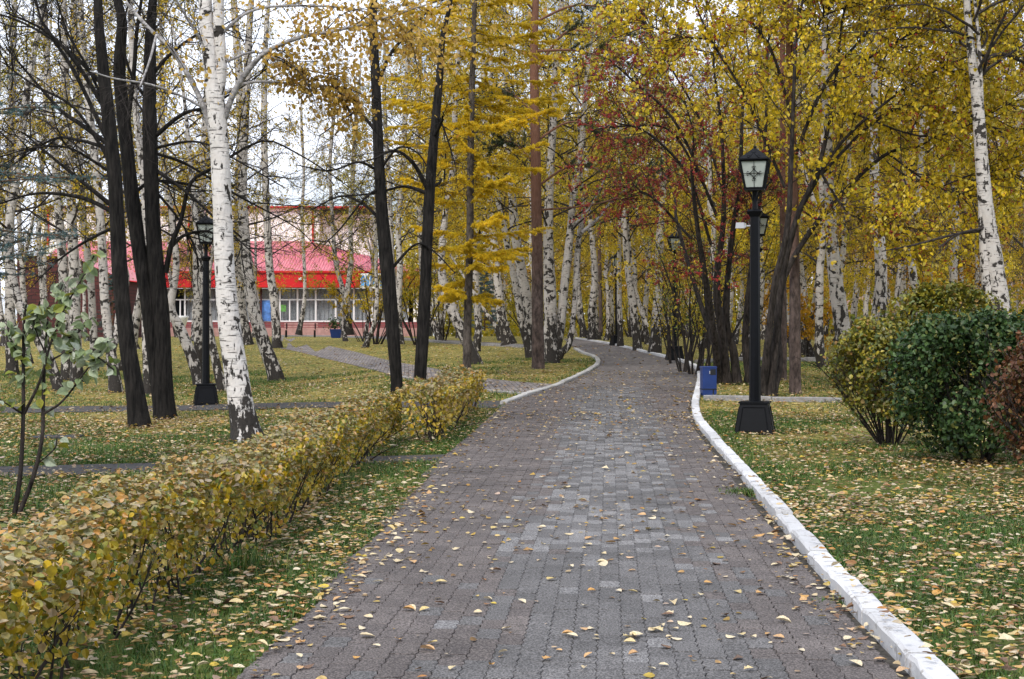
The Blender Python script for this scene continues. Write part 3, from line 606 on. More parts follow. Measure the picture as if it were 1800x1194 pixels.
for p in [bl[0], bl[1], bl[4], bl[7]]:                   # golden sprays hanging from the limbs that reach over to the right
    q, t, f = along(p[None][:, 6:], 34, .15, 1, rg); b = grow(q, split(t, .8, -.15, rg), rg.uniform(.3, .9, len(q)), 6, -.16, .12, rg)
    x, tt, _ = along(b, 17, .1, 1, rg); gold.append(x + rg.normal(0, .05, x.shape))
    mt_ = MB(); tubes(mt_, b - bb, taper(len(q), 7, .005, .4), 3); link('twigs', mt_.mesh('twigs', [M['twig']]), rb, kind='stuff')
cl = rg.normal(0, 1, (700, 3)) * np.array([.75, .5, .38]) + P(735, 60, bb[1] - .4); gold.append(cl)
cl = rg.normal(0, 1, (240, 3)) * np.array([.5, .5, .5]) + P(625, 80, bb[1] - .2); gold.append(cl)
gold.append(rg.normal(0, 1, (60, 3)) * np.array([.25, .3, .25]) + P(345, 120, bb[1] - .6)); gold.append(rg.normal(0, 1, (90, 3)) * np.array([.5, .3, .25]) + P(440, 55, bb[1] - .3))
g = np.vstack(gold); leaves(ml, g - bb, rg.uniform(.045, .078, len(g)), rg, LEAF_OVAL, 'hang'); link('crown', ml.mesh('crown', [M['leaf_gold']]), rb)

# --- larch
def larch():
    rg = np.random.default_rng(50); root, base, st, _ = tree('larch_tree', 'golden larch with tiers of feathery horizontal boughs beside the black trunks', [[(820, 662, 15), (822, 560, 14), (826, 420, 13), (827, 300, 12), (829, 180, 11), (832, 80, 9), (835, 0, 8)]], bark='larch_bark', seed=5, extend=3.0, lobes=.3)
    p = st[0]; D = base[1]; N = 96
    pyv = np.sort(rg.uniform(-60, 530, N)); h = EYE - (pyv - CY) / F * D
    q = np.stack([np.interp(h, p[:, 2], p[:, 0]), np.full(N, D), h], -1)
    az = rg.uniform(0, 2 * math.pi, N); dv = np.stack([np.cos(az), np.sin(az) * .8, rg.normal(-.05, .09, N)], -1)
    Lb = np.interp(pyv, [-60, 60, 250, 420, 530], [1.9, 2.5, 2.3, 1.7, .8]) * rg.uniform(.7, 1.1, N)
    b1 = grow(q, dv, Lb, 9, .026, .035, rg); mbr, ml = MB(), MB(); tubes(mbr, b1 - base, taper(N, 10, .016, .25), 5)
    q2, t2, f = along(b1, 19, .10, 1, rg); sd = norm(np.cross(t2, np.array([0, 0, 1.]))) * rg.choice([-1, 1], len(q2))[:, None]
    b2 = grow(q2, norm(t2 * .75 + sd * .7 + rg.normal(0, .12, t2.shape) + np.array([0, 0, -.22])), rg.uniform(.15, .55, len(q2)) * (1.1 - .6 * f), 5, -.045, .06, rg); tubes(mbr, b2 - base, taper(len(q2), 6, .004, .5), 3)
    c = np.vstack([along(b1, 110, .08, 1, rg)[0], along(b2, 20, .02, 1, rg)[0]]); n = len(c); c = np.repeat(c, 6, 0) + rg.normal(0, .012, (6 * n, 3))
    leaves(ml, c - base, rg.uniform(.045, .075, len(c)), rg, (np.array([(-.16, .4, 0), (.16, .4, 0), (0, 1.3, 0)]), [np.array([(0, 1, 2)])]), 'any')
    link('branches', mbr.mesh('branches', [M['larch_bark']]), root); link('needles', ml.mesh('needles', [M['larch']]), root, kind='stuff')
larch()
# --- needle trees
def needles_on(b, per, size, rg, ml, base, lo=.1, wid=.08, rep=5):
    c = along(b, per, lo, 1, rg)[0]; c = np.repeat(c, rep, 0)
    leaves(ml, c - base, rg.uniform(.8, 1.2, len(c)) * size, rg, (np.array([(-wid, .5, 0), (wid, .5, 0), (0, 1.5, 0)]), [np.array([(0, 1, 2)])]), 'any')
def pine(name, label, stem, boughs, seed, extend=4, bark='pine_bark', d=None):
    rg = np.random.default_rng(seed); root, base, st, _ = tree(name, label, [stem], d=d, bark=bark, seed=seed, extend=extend, lobes=.18, lump=.05)
    if boughs:
        mbr, ml = MB(), MB()
        for bgh in boughs:
            p, r = stem_pts(bgh, base[1], rg.uniform(-1.5, 1.5), 16); tubes(mbr, p - base, r, 6)
            q, t, _ = along(p[None], 22, .25, 1, rg); b = grow(q, split(t, .7, .1, rg), rg.uniform(.3, .8, len(q)), 5, .05, .1, rg); tubes(mbr, b - base, taper(len(q), 6, .008, .4), 3)
            needles_on(b, 22, .10, rg, ml, base, .15, .07, 6)
        link('branches', mbr.mesh('branches', [M['pine_bark']]), root); link('needles', ml.mesh('needles', [M['pine']]), root, kind='stuff')
    return root
pine('pine_tree', 'tall straight pine with reddish upper bark beside the birch clump', [(946, 648, 22), (945, 560, 21), (944, 430, 19), (942, 300, 18), (940, 180, 16), (939, 60, 14)],
     [[(941, 330, 5), (1010, 290, 4), (1090, 310, 3), (1150, 300, 2)], [(940, 250, 5), (1000, 215, 4), (1060, 230, 3), (1130, 260, 2)], [(940, 130, 5), (990, 60, 4), (1050, 50, 3), (1130, 70, 2)], [(940, 90, 5), (1020, 90, 4), (1110, 120, 3), (1190, 170, 2)],
      [(939, 40, 5), (1010, 10, 4), (1090, 20, 3), (1170, 40, 2)], [(942, 290, 4), (900, 250, 3), (860, 260, 2)], [(940, 200, 4), (890, 160, 3), (850, 180, 2)], [(944, 370, 4), (1040, 360, 3), (1120, 335, 2), (1190, 290, 2)], [(940, 20, 4), (900, -20, 3), (860, 0, 2)]], 60)
pine('pine_tree', 'thicker of two straight brown pine trunks behind the lamp post', [(1398, 692, 21), (1397, 600, 20), (1397, 480, 19), (1394, 330, 17), (1390, 150, 15), (1388, 20, 13)], [], 61)
pine('pine_tree', 'thinner brown pine trunk just behind the thicker one', [(1377, 668, 12), (1377, 560, 12), (1376, 430, 11), (1376, 250, 10), (1376, 30, 9)], [], 62)
pine('pine_tree', 'thin distant pine trunk between two birches right of the path', [(1056, 579, 7), (1055, 500, 6.5), (1053, 420, 6), (1052, 300, 5), (1050, 150, 4)], [], 63, d=62)

def spruce(label, base, h, rad, seed, group=None, low=.03, nb=110, ex=1.0):
    rg = np.random.default_rng(seed); root = thing('blue_spruce', label, 'spruce', base, group=group); mbr, ml = MB(), MB()
    z = np.linspace(0, h, 14); tubes(mbr, np.c_[np.zeros(14), np.zeros(14), z], np.linspace(.09, .01, 14) * h / 6, 9); link('trunk', mbr.mesh('trunk', [M['spruce_bark']], True), root)
    mbr = MB(); t = rg.uniform(low, .97, nb); az = rg.uniform(0, 2 * math.pi, nb)
    b1 = grow(np.stack([0 * t, 0 * t, t * h], -1), np.stack([np.cos(az), np.sin(az), .05 - .1 * (1 - t)], -1), rad * (np.interp(t, [0, .3, .47, .54, 1], [1, .95, .88, .55, .03]) if ex < 1 else 1.02 - t) * rg.uniform(.85, 1.05, nb), 8, .02, .04, rg); tubes(mbr, b1, taper(nb, 9, .014, .3), 4)
    q, tn, _ = along(b1, 12, .2, .98, rg); sd = norm(np.cross(tn, np.array([0, 0, 1.]))) * rg.choice([-1, 1], len(q))[:, None]
    b2 = grow(q, norm(tn + sd * .7 + rg.normal(0, .12, tn.shape)), rg.uniform(.15, .42, len(q)) * rad / 2, 4, -.01, .05, rg); tubes(mbr, b2, taper(len(q), 5, .006, .4), 3)
    z0 = np.zeros(3); needles_on(b1, 70, .034, rg, ml, z0, .15, .09, 7); needles_on(b2, 24, .034, rg, ml, z0, .0, .09, 7)
    link('branches', mbr.mesh('branches', [M['spruce_bark']]), root); link('needles', ml.mesh('needles', [M['spruce']]), root, kind='stuff'); return root
spruce('blue spruce whose lower boughs reach in at the left edge', (-5.95, 12.6, gz(-5.95, 12.6)), 6.6, 2.3, 70, low=.29, nb=170, ex=.35)
b = ground_at(852, 584); spruce('small blue spruce standing far behind the larch', P(852, 582, 62), 2.6, 1.1, 71, nb=80)
spruce('small blue spruce by the dark maroon wall', P(198, 588, 70), 2.9, 1.0, 72, nb=80)

# --- traced birches
def birch(label, stems, crown=None, bark='birch_far', mat='leaf_ochre', seed=0, d=None, extend=5.0, limbs=(), hc=None, csc=1.0, dd=0.3, name='birch_tree', lm='grey_limb'):
    root, base, st, _ = tree(name, label, stems, d=d, bark=bark, seed=seed, extend=extend, limbs=limbs, limb_mat=lm if limbs else 'twig', twigs=dict(n1=8, L1=(.4, .9), n2=4, L2=(.2, .5), ang=.6, r1=.008) if limbs else None, dd=dd, n=36, lump=.08, lobes=.3)
    if crown is not None:
        for k, s in enumerate(st):
            if k and len(st) > 1 and s[-1, 2] < 4: continue
            add_crown(root, base, at_h(s, hc if hc else base[2] + 3.8), (crown + k) % 5 if crown < 3 else 3 + (crown + k) % 2, mat, csc, seed * 1.7 + k)
    return root
birch('slim birch at the left edge behind the sapling', [[(22, 660, 22), (18, 560, 18), (17, 430, 16), (18, 300, 14), (22, 150, 12), (25, 20, 10)]], 3, seed=201)
birch('leaning birch trunk low behind the pale green sapling', [[(105, 688, 20), (85, 630, 20), (55, 570, 19), (28, 520, 18), (15, 420, 16), (30, 300, 14), (50, 150, 12)]], 3, seed=202, mat='leaf_olive')
birch('thin birch before the maroon brick wall', [[(88, 640, 9), (78, 560, 9), (72, 480, 9), (68, 420, 9), (74, 300, 8), (80, 150, 7)]], None, seed=203)
birch('birch leaning slightly, leftmost of the close trio beside the maroon wall', [[(118, 668, 20), (116, 560, 18), (110, 460, 17), (103, 370, 15), (95, 250, 14), (84, 130, 12), (78, 20, 10)]], 4, seed=204, bark='birch_far')
birch('thick upright birch in the middle of the trio beside the maroon wall', [[(135, 674, 24), (133, 600, 21), (131, 500, 19), (127, 400, 18), (122, 290, 16), (117, 180, 15), (112, 60, 12)]], 4, seed=205)
birch('thin pale birch rising past the maroon wall to the upper left', [[(166, 652, 14), (163, 560, 13), (158, 480, 13), (148, 400, 12), (140, 290, 12), (137, 180, 16), (132, 80, 13), (130, 10, 11)]], 3, seed=206, mat='leaf_olive')
birch('birch with black foot just left of the leaning dark trunk', [[(204, 690, 24), (195, 620, 18), (184, 530, 16), (180, 440, 15), (172, 330, 15), (160, 220, 14), (150, 120, 13), (142, 20, 11)]], 4, seed=207)
birch('birch glimpsed between the black trunks', [[(262, 696, 18), (257, 620, 14), (255, 540, 13), (257, 430, 12), (250, 300, 12), (237, 180, 11), (230, 40, 10)]], 3, seed=208)
birch('birch trunk leaning hard to the lamp base from the upper left', [[(353, 678, 22), (338, 630, 20), (318, 580, 18), (300, 540, 16), (310, 470, 12), (302, 380, 11), (292, 320, 10), (285, 200, 9)]], 3, seed=209)
birch('birch standing right behind the lamp post of the left lawn', [[(349, 655, 19), (350, 580, 19), (348, 500, 18), (348, 420, 17), (354, 330, 15), (360, 240, 14), (365, 150, 12)]], 4, seed=210, mat='leaf_olive')
birch('dark footed birch stem slanting between the lamp and the big birch', [[(392, 688, 18), (380, 640, 16), (370, 590, 14), (362, 520, 12), (352, 440, 11), (340, 350, 10)]], None, seed=211)
birch('thick birch half hidden close behind the big white birch', [[(434, 606, 24), (424, 540, 18), (418, 450, 17), (420, 340, 17), (424, 240, 16), (420, 130, 14), (412, 20, 12)]], 4, seed=212)
birch('birch with a bent black lower trunk right of the big white birch', [[(488, 670, 28), (470, 620, 24), (450, 560, 23), (438, 500, 21), (430, 420, 19), (426, 330, 17), (430, 220, 15), (436, 100, 13), (440, 20, 11)]], 3, seed=213)
birch('straight scaly barked birch by the near end of the side path', [[(487, 612, 17), (483, 540, 15), (474, 470, 14), (470, 400, 13), (466, 300, 12), (464, 190, 11), (468, 60, 9)]], 4, seed=214, mat='leaf_olive')
birch('small crooked birch standing in front of the large windows', [[(525, 585, 10), (532, 550, 8), (536, 510, 6.5), (534, 450, 6), (531, 380, 6), (534, 300, 5), (530, 220, 5)]], 4, seed=215, d=78, csc=.9)
birch('forked birch before the building with black foot', [[(613, 585, 15), (611, 545, 12), (610, 520, 11), (617, 460, 9), (616, 400, 8), (620, 320, 8), (625, 220, 7)], [(610, 525, 9), (597, 490, 8), (588, 450, 7), (584, 380, 7), (580, 300, 6), (585, 220, 6)]], 3, seed=216, d=72, csc=1.1)
birch('twin birch close behind the left black trunk of the forked pair', [[(702, 600, 16), (700, 540, 12), (703, 470, 11), (700, 390, 10), (708, 300, 9), (712, 200, 9), (718, 80, 8)], [(697, 545, 9), (690, 470, 9), (686, 390, 9), (682, 300, 8), (676, 180, 7)]], 4, seed=217, d=60, mat='leaf_olive')
birch('slender birch seen left of the right black trunk', [[(748, 600, 9), (742, 480, 9), (737, 380, 9), (735, 270, 8), (736, 160, 8)]], 1, seed=218, d=66, mat='leaf_ochre')
birch('old birch with torn bark bending left behind the larch', [[(838, 640, 20), (822, 605, 20), (806, 570, 19), (792, 540, 18), (780, 505, 16), (776, 450, 13), (785, 360, 11), (798, 280, 10), (800, 180, 9)]], 0, seed=219, mat='leaf_ochre')
birch('short curved birch stem rising from the black foot right of the larch', [[(836, 618, 15), (841, 580, 13), (838, 530, 13), (836, 460, 11), (842, 380, 10), (838, 290, 9), (845, 200, 8)]], 1, seed=220, mat='leaf_yellow')
birch('dark forked birch with a side stem between the larch and the pine', [[(893, 600, 22), (882, 560, 18), (878, 520, 16), (870, 450, 13), (862, 370, 12), (855, 280, 10), (850, 180, 9)], [(888, 598, 9), (872, 575, 8), (858, 555, 7), (848, 540, 5)]], 2, seed=221, d=52, mat='leaf_ochre')
birch('slim leaning birch just left of the pine', [[(932, 622, 15), (918, 570, 13), (908, 510, 12), (895, 450, 11), (884, 390, 11), (872, 330, 10), (866, 240, 9)]], 0, seed=222, d=46, mat='leaf_yellow')
birch('broad white birch leaning left directly against the pine', [[(936, 608, 21), (928, 545, 21), (917, 480, 18), (906, 410, 16), (900, 340, 14), (896, 250, 12), (890, 150, 10)]], 1, seed=223, d=48, mat='leaf_yellow')
birch('thick clump birch with three stems and black foot right of the pine', [[(970, 638, 28), (968, 590, 24), (967, 520, 22), (964, 430, 18), (966, 330, 15), (972, 220, 13), (978, 100, 11)], [(976, 625, 16), (986, 570, 16), (992, 500, 15), (1001, 420, 14), (1010, 330, 12), (1024, 240, 10), (1030, 150, 8)], [(982, 622, 12), (1000, 605, 11), (1008, 560, 9), (1012, 500, 9), (1016, 430, 9), (1026, 370, 8), (1020, 300, 7)]], 2, seed=224, mat='leaf_yellow',
      limbs=[[(1022, 410, 7), (1050, 385, 6), (1080, 350, 5), (1105, 330, 3)], [(1005, 400, 5), (1040, 360, 4), (1070, 300, 3)]])
birch('birch with leaning black foot at the far right bend of the path', [[(1042, 592, 15), (1040, 550, 13), (1046, 490, 12), (1042, 430, 10), (1036, 370, 9), (1030, 280, 8)]], 0, seed=225, d=60, mat='leaf_ochre')
birch('slim birch left of the leaning black footed one at the bend', [[(1026, 588, 12), (1020, 540, 9), (1016, 480, 8), (1018, 400, 7), (1012, 300, 6)]], 1, seed=226, d=64, mat='leaf_olive')
birch('thin upright birch with a low dark box beside it', [[(1091, 603, 10), (1089, 540, 9), (1088, 470, 8), (1090, 400, 7), (1093, 300, 6), (1090, 200, 6)]], 2, seed=227, d=56, mat='leaf_ochre')
birch('birch leaning left in the group right of the path', [[(1121, 610, 15), (1114, 550, 14), (1106, 490, 12), (1100, 430, 11), (1095, 360, 9), (1090, 270, 8)], [(1138, 575, 7), (1128, 550, 7), (1116, 510, 6), (1108, 450, 6)]], 0, seed=228, d=54, mat='leaf_yellow')
birch('stout birch with blotchy black foot in the group right of the path', [[(1152, 614, 22), (1154, 570, 19), (1158, 500, 16), (1160, 420, 14), (1165, 340, 12), (1166, 250, 10)]], 1, seed=229, d=50, mat='leaf_yellow')
birch('birch with brown peeling patches left of the green clipped bushes', [[(1486, 655, 30), (1481, 580, 28), (1470, 500, 25), (1462, 420, 21), (1458, 340, 18), (1455, 240, 15), (1450, 120, 12)]], 0, seed=230, d=31, mat='leaf_yellow', hc=7)
birch('blackened birch trunk standing over the yellow green shrub', [[(1545, 612, 30), (1545, 560, 26), (1548, 500, 22), (1547, 440, 21), (1540, 360, 18), (1536, 250, 15)]], 1, seed=231, d=34, mat='leaf_yellow', bark='birch_far', hc=7)
birch('tall leaning double trunk birch near the right edge', [[(1768, 640, 38), (1762, 560, 36), (1750, 480, 33), (1738, 400, 27), (1728, 310, 24), (1720, 200, 20), (1708, 100, 15), (1700, 10, 12)], [(1750, 640, 22), (1744, 560, 22), (1735, 480, 21), (1730, 410, 18), (1726, 340, 14)]], 2, seed=232, d=27, mat='leaf_yellow', hc=6.2, dd=.05, lm='twig',
      limbs=[[(1738, 405, 6), (1680, 412, 5), (1610, 430, 4), (1550, 442, 2)], [(1740, 400, 6), (1690, 410, 4), (1650, 435, 3)], [(1722, 110, 8), (1760, 95, 7), (1800, 110, 5)], [(1728, 130, 6), (1745, 70, 5), (1770, 20, 4)]])

# --- untraced birches farther back: copies of a few trunks with crowns
rg = np.random.default_rng(90); TV = []
for k in range(6):
    h = [11, 12.5, 13.5, 12, 14, 11.5][k]; z = np.linspace(-.1, h, 26); off = np.cumsum(rg.normal(0, .05, (26, 2)), 0); off = off - off[:1] + np.outer(z / h, rg.normal(0, .55, 2)); bend = np.exp(-np.maximum(z, 0) / 1.0)[:, None] * rg.normal(0, .3, 2)
    p = np.c_[off + bend - bend[0], z]; m_ = MB(); r0 = rg.uniform(.10, .15); r = r0 * (1 - z / h * .9) * (1 + .35 * np.exp(-np.maximum(z, 0) / .3)); tubes(m_, p, r, 10, lump=.08, lobes=.25, rng=rg)
    if k in (1, 4):
        j = 7; q = grow(p[j:j + 1], np.array([[rg.choice([-.35, .35]), 0, 1.]]), 7.0, 12, .03, .05, rg); tubes(m_, q, taper(1, 13, r[j] * .8, .15), 8)
    TV.append((m_.mesh('trunk', [M['birch_far']], True), p))
def wood_birch(x, y, label, group, k=None, full=True, mat=None, sc=None, rz=None):
    k = rg.integers(0, 6) if k is None else k; sc = rg.uniform(.85, 1.2) if sc is None else sc; rz = rg.uniform(0, 6.28) if rz is None else rz
    root = thing('birch_tree', label, 'tree', (x, y, gz(x, y)), rz, group, sc); link('trunk', TV[k][0], root)
    for hh in ((3.2,) if not full else (2.6,)):
        c = rg.integers(0, 3) if full else rg.integers(3, 5); at = at_h(TV[k][1], hh); link('branches', CR[c][0], root, at, rg.uniform(0, 6)); link('crown', CR[c][1], root, at, rg.uniform(0, 6), mat=M[mat or rg.choice(['leaf_ochre', 'leaf_yellow', 'leaf_olive', 'leaf_orange', 'leaf_yellow'])])
    return root
def scatter(pxr, dr, n, mind, rg, avoid=None):
    out = []
    for _ in range(6000):
        d = math.sqrt(rg.uniform(dr[0] ** 2, dr[1] ** 2)); px = rg.uniform(*pxr); x = (px - CX) / F * d
        if all((x - a) ** 2 + (d - b) ** 2 > mind ** 2 for a, b in out) and not (avoid and avoid(x, d, px)): out.append((x, d))
        if len(out) >= n: break
    return out
def near_path(x, d, px): return in_poly(np.array([x + .8]), np.array([d]))[0] or in_poly(np.array([x - .8]), np.array([d]))[0]
for x, y in scatter((1150, 1900), (38, 62), 26, 2.2, rg, near_path): wood_birch(x, y, 'birch among the many in the wood right of the path', 'birches of the wood right of the path')
for x, y in scatter((1060, 1960), (62, 112), 62, 3.2, rg, near_path): wood_birch(x, y, 'slender birch far back in the wood right of the path', 'slender birches far back in the right wood')
for x, y in scatter((770, 1070), (66, 115), 26, 2.6, rg): wood_birch(x, y, 'slender birch far back behind the larch and pine', 'slender birches behind the larch and pine')
for x, y in scatter((-60, 240), (42, 74), 10, 3, rg): wood_birch(x, y, 'thin leaved birch standing back along the left edge', 'thin leaved birches at the left', full=False, mat=['leaf_ochre', 'leaf_olive'][rg.integers(0, 2)])
for x, y in scatter((240, 760), (58, 90), 8, 4, rg): wood_birch(x, y, 'thin leaved birch on the lawn before the red roofed building', 'thin leaved birches before the building', full=rg.random() < .35, mat=['leaf_ochre', 'leaf_olive'][rg.integers(0, 2)], sc=rg.uniform(.8, 1.0))
# far-off wood that closes the view
m_ = MB(); n = 60000; d = rg.uniform(118, 190, n); px = rg.uniform(690, 2100, n); x = (px - CX) / F * d
top = 13 + 8 * vnoise(x, d * .3, .12, 4) - 6 * sstep(-px, -900, -690); z = gz(x, d) + top * rg.random(n) ** .8
keep = vnoise(x + z * .3, z, .45, 7) > .30
leaves(m_, np.stack([x, d, z], -1)[keep], rg.uniform(.18, .42, keep.sum()), rg, LEAF_QUAD, 'any', mi=0)
n = 260; d = rg.uniform(112, 170, n); x = (rg.uniform(690, 2100, n) - CX) / F * d; z0 = gz(x, d); h = rg.uniform(10, 16, n); u = np.linspace(0, 1, 5)
pts = np.stack([x[:, None] + rg.normal(0, .25, (n, 5)), np.repeat(d[:, None], 5, 1), z0[:, None] + h[:, None] * u[None]], -1); tubes(m_, pts, taper(n, 5, rg.uniform(.1, .2, n), .2), 6, mi=1)
n = 70000; d = rg.uniform(104, 150, n); px = rg.uniform(770, 2100, n); x = (px - CX) / F * d; z = gz(x, d) + (1.2 + 4.5 * vnoise(x, d * .5, .25, 6)) * rg.random(n); leaves(m_, np.stack([x, d, z], -1), rg.uniform(.18, .36, n), rg, LEAF_QUAD, 'any', mi=2)
link('distant_wood', m_.mesh('distant_wood', [M['leaf_yellow'], M['birch_far'], M['leaf_olive']]), kind='stuff', label='far off mass of golden birch wood closing the view')
m_ = MB(); n = 7000; d = rg.uniform(150, 230, n); px = rg.uniform(-350, 720, n); x = (px - CX) / F * d; z = gz(x, d) + (7 + 7 * vnoise(x, d * .3, .1, 5)) * rg.random(n); leaves(m_, np.stack([x, d, z], -1), rg.uniform(.25, .55, n), rg, LEAF_QUAD, 'any')
link('distant_wood', m_.mesh('distant_wood', [M['leaf_ochre']]), kind='stuff', label='low far off trees behind the building')

# --- red berried clump and the yellow tree behind the right lamp
def fruit_tree(name, label, stems, limbs, seed, leafmat, nleaf, nb1, size, berries, sideL=(.7, 1.7), d=None, lo=.3, dense=6):
    rg = np.random.default_rng(seed); root, base, st, lp = tree(name, label, stems, bark='shrub_bark', seed=seed, extend=1.5, lobes=.2, lump=.12, sides=12, limbs=limbs, limb_mat='shrub_bark', dd=1.2, d=d)
    mbr, ml = MB(), MB(); src = [p[int(len(p) * lo):] for p in st] + [p[4:] for p in lp]
    q = []; t = []
    for p in src:
        a, b, _ = along(p[None], nb1, 0, 1, rg); q.append(a); t.append(b)
    q = np.vstack(q); t = np.vstack(t); b1 = grow(q, split(t, .9, .12, rg), rg.uniform(*sideL, len(q)), 7, -.02, .13, rg); tubes(mbr, b1 - base, taper(len(q), 8, .011, .3), 4)
    q, t, _ = along(b1, dense, .15, 1, rg); b2 = grow(q, split(t, .8, -.02, rg), rg.uniform(.25, .75, len(q)), 5, -.05, .14, rg); tubes(mbr, b2 - base, taper(len(q), 6, .005, .4), 3)
    x, _, _ = along(b2, nleaf, .1, 1, rg); x = x + rg.normal(0, .04, x.shape); leaves(ml, x - base, rg.uniform(.7, 1.25, len(x)) * size, rg, LEAF_OVAL, 'hang')
    link('branches', mbr.mesh('branches', [M['shrub_bark']]), root); link('crown', ml.mesh('crown', [M[leafmat]]), root)
    if berries > 4:
        mr_ = MB(); x, _, _ = along(b2, 9, .1, 1, rg); x = x + rg.normal(0, .05, x.shape); h_ = x[:, 2] - base[2]; x = x[(rg.random(len(x)) < np.interp(h_, [1.5, 2.5, 5.5, 7], [.2, 1, .9, .4]))]; leaves(mr_, x - base, rg.uniform(.6, 1.2, len(x)) * .060, rg, LEAF_QUAD, 'hang'); link('red_foliage', mr_.mesh('red_foliage', [M['leaf_burgundy']]), root, kind='stuff')
    if berries:
        x, _, _ = along(b2, berries, .4, 1, rg); x = np.repeat(x[rg.random(len(x)) < .5], 4, 0); x = x + rg.normal(0, .02, x.shape) - np.array([0, 0, .03]); mo = MB(); n = len(x)
        o = np.array([(1, 0, 0), (0, 1, 0), (-1, 0, 0), (0, -1, 0), (0, 0, 1), (0, 0, -1)]) * .016; fo = np.array([(0, 1, 4), (1, 2, 4), (2, 3, 4), (3, 0, 4), (1, 0, 5), (2, 1, 5), (3, 2, 5), (0, 3, 5)])
        mo.add((x - base)[:, None, :] + o[None], (fo[None] + (np.arange(n) * 6)[:, None, None]).reshape(-1, 3)); link('berries', mo.mesh('berries', [M['berry']], True), root, kind='stuff')
    return root, st, lp
fruit_tree('hawthorn_tree', 'many stemmed dark tree with red berries between the blue bin and the lamp',
   [[(1264, 676, 16), (1256, 600, 13), (1242, 500, 11), (1226, 400, 9), (1216, 300, 6)], [(1279, 692, 22), (1270, 600, 16), (1260, 500, 13), (1272, 380, 9), (1268, 230, 6), (1255, 120, 4)], [(1298, 702, 20), (1290, 620, 15), (1276, 560, 13), (1284, 440, 10), (1300, 320, 8), (1306, 180, 5)], [(1322, 690, 15), (1310, 600, 12), (1318, 500, 10), (1330, 400, 8), (1345, 250, 6), (1350, 80, 4)], [(1286, 690, 12), (1250, 590, 10), (1215, 480, 8), (1190, 390, 6)]],
   [[(1250, 430, 6), (1210, 310, 5), (1140, 235, 4), (1080, 215, 2.5)], [(1240, 330, 5), (1180, 232, 4), (1110, 222, 3), (1040, 228, 2)], [(1260, 380, 6), (1190, 220, 5), (1110, 140, 4), (1065, 100, 2)], [(1215, 420, 5), (1150, 350, 4), (1100, 330, 2)], [(1270, 330, 5), (1230, 210, 4), (1180, 120, 3), (1150, 60, 2)], [(1300, 400, 5), (1330, 350, 4), (1370, 300, 3)]],
   301, 'leaf_hawthorn', 3, 14, .068, 7)
yt = fruit_tree('yellow_tree', 'spreading dark stemmed tree full of yellow leaves arching over the lamp',
   [[(1340, 697, 16), (1350, 600, 13), (1362, 500, 12), (1384, 400, 10), (1392, 250, 8), (1400, 60, 6)], [(1353, 693, 18), (1364, 600, 14), (1376, 480, 12), (1402, 380, 10), (1440, 290, 8), (1465, 170, 6), (1480, 40, 4)], [(1360, 690, 13), (1371, 640, 12), (1367, 560, 11), (1382, 480, 10), (1430, 400, 9), (1490, 330, 8), (1560, 270, 6), (1620, 255, 4)]],
   [[(1400, 380, 7), (1480, 250, 6), (1600, 150, 4), (1720, 90, 3)], [(1430, 320, 6), (1560, 200, 5), (1690, 200, 3), (1790, 250, 2)], [(1388, 300, 7), (1450, 150, 6), (1540, 40, 4), (1610, -40, 3)], [(1380, 330, 6), (1310, 170, 5), (1250, 70, 4), (1210, -20, 3)], [(1395, 220, 6), (1360, 100, 5), (1310, 20, 4), (1270, -60, 3)], [(1480, 130, 5), (1600, 60, 4), (1700, 0, 3)], [(1560, 270, 4), (1650, 330, 3), (1740, 350, 2)], [(1440, 300, 5), (1500, 380, 4), (1600, 400, 2)], [(1400, 140, 5), (1440, 40, 4), (1500, -40, 3)], [(1600, 60, 4), (1720, 40, 3), (1820, 60, 2)], [(1650, 330, 3), (1740, 300, 2.5), (1820, 320, 2)], [(1250, 70, 4), (1180, 60, 3), (1110, 30, 2)], [(1500, 200, 4), (1640, 240, 3), (1780, 180, 2)]],
   302, 'leaf_yellow', 8, 23, .084, 1, sideL=(.7, 2.0), lo=.45, dense=9)
rg = np.random.default_rng(333); m_ = MB(); q = yt[2][7]; c = np.vstack([along(q[None], 90, .3, 1, rg)[0], rg.normal(0, 1, (420, 3)) * np.array([.55, .5, .28]) + P(1545, 392, q[-1, 1])]); bs = np.array(yt[0].location)
leaves(m_, c + rg.normal(0, .12, c.shape) - bs, rg.uniform(.05, .09, len(c)), rg, LEAF_OVAL, 'hang'); link('withered_leaves', m_.mesh('withered_leaves', [M['leaf_withered']]), yt[0], kind='stuff')
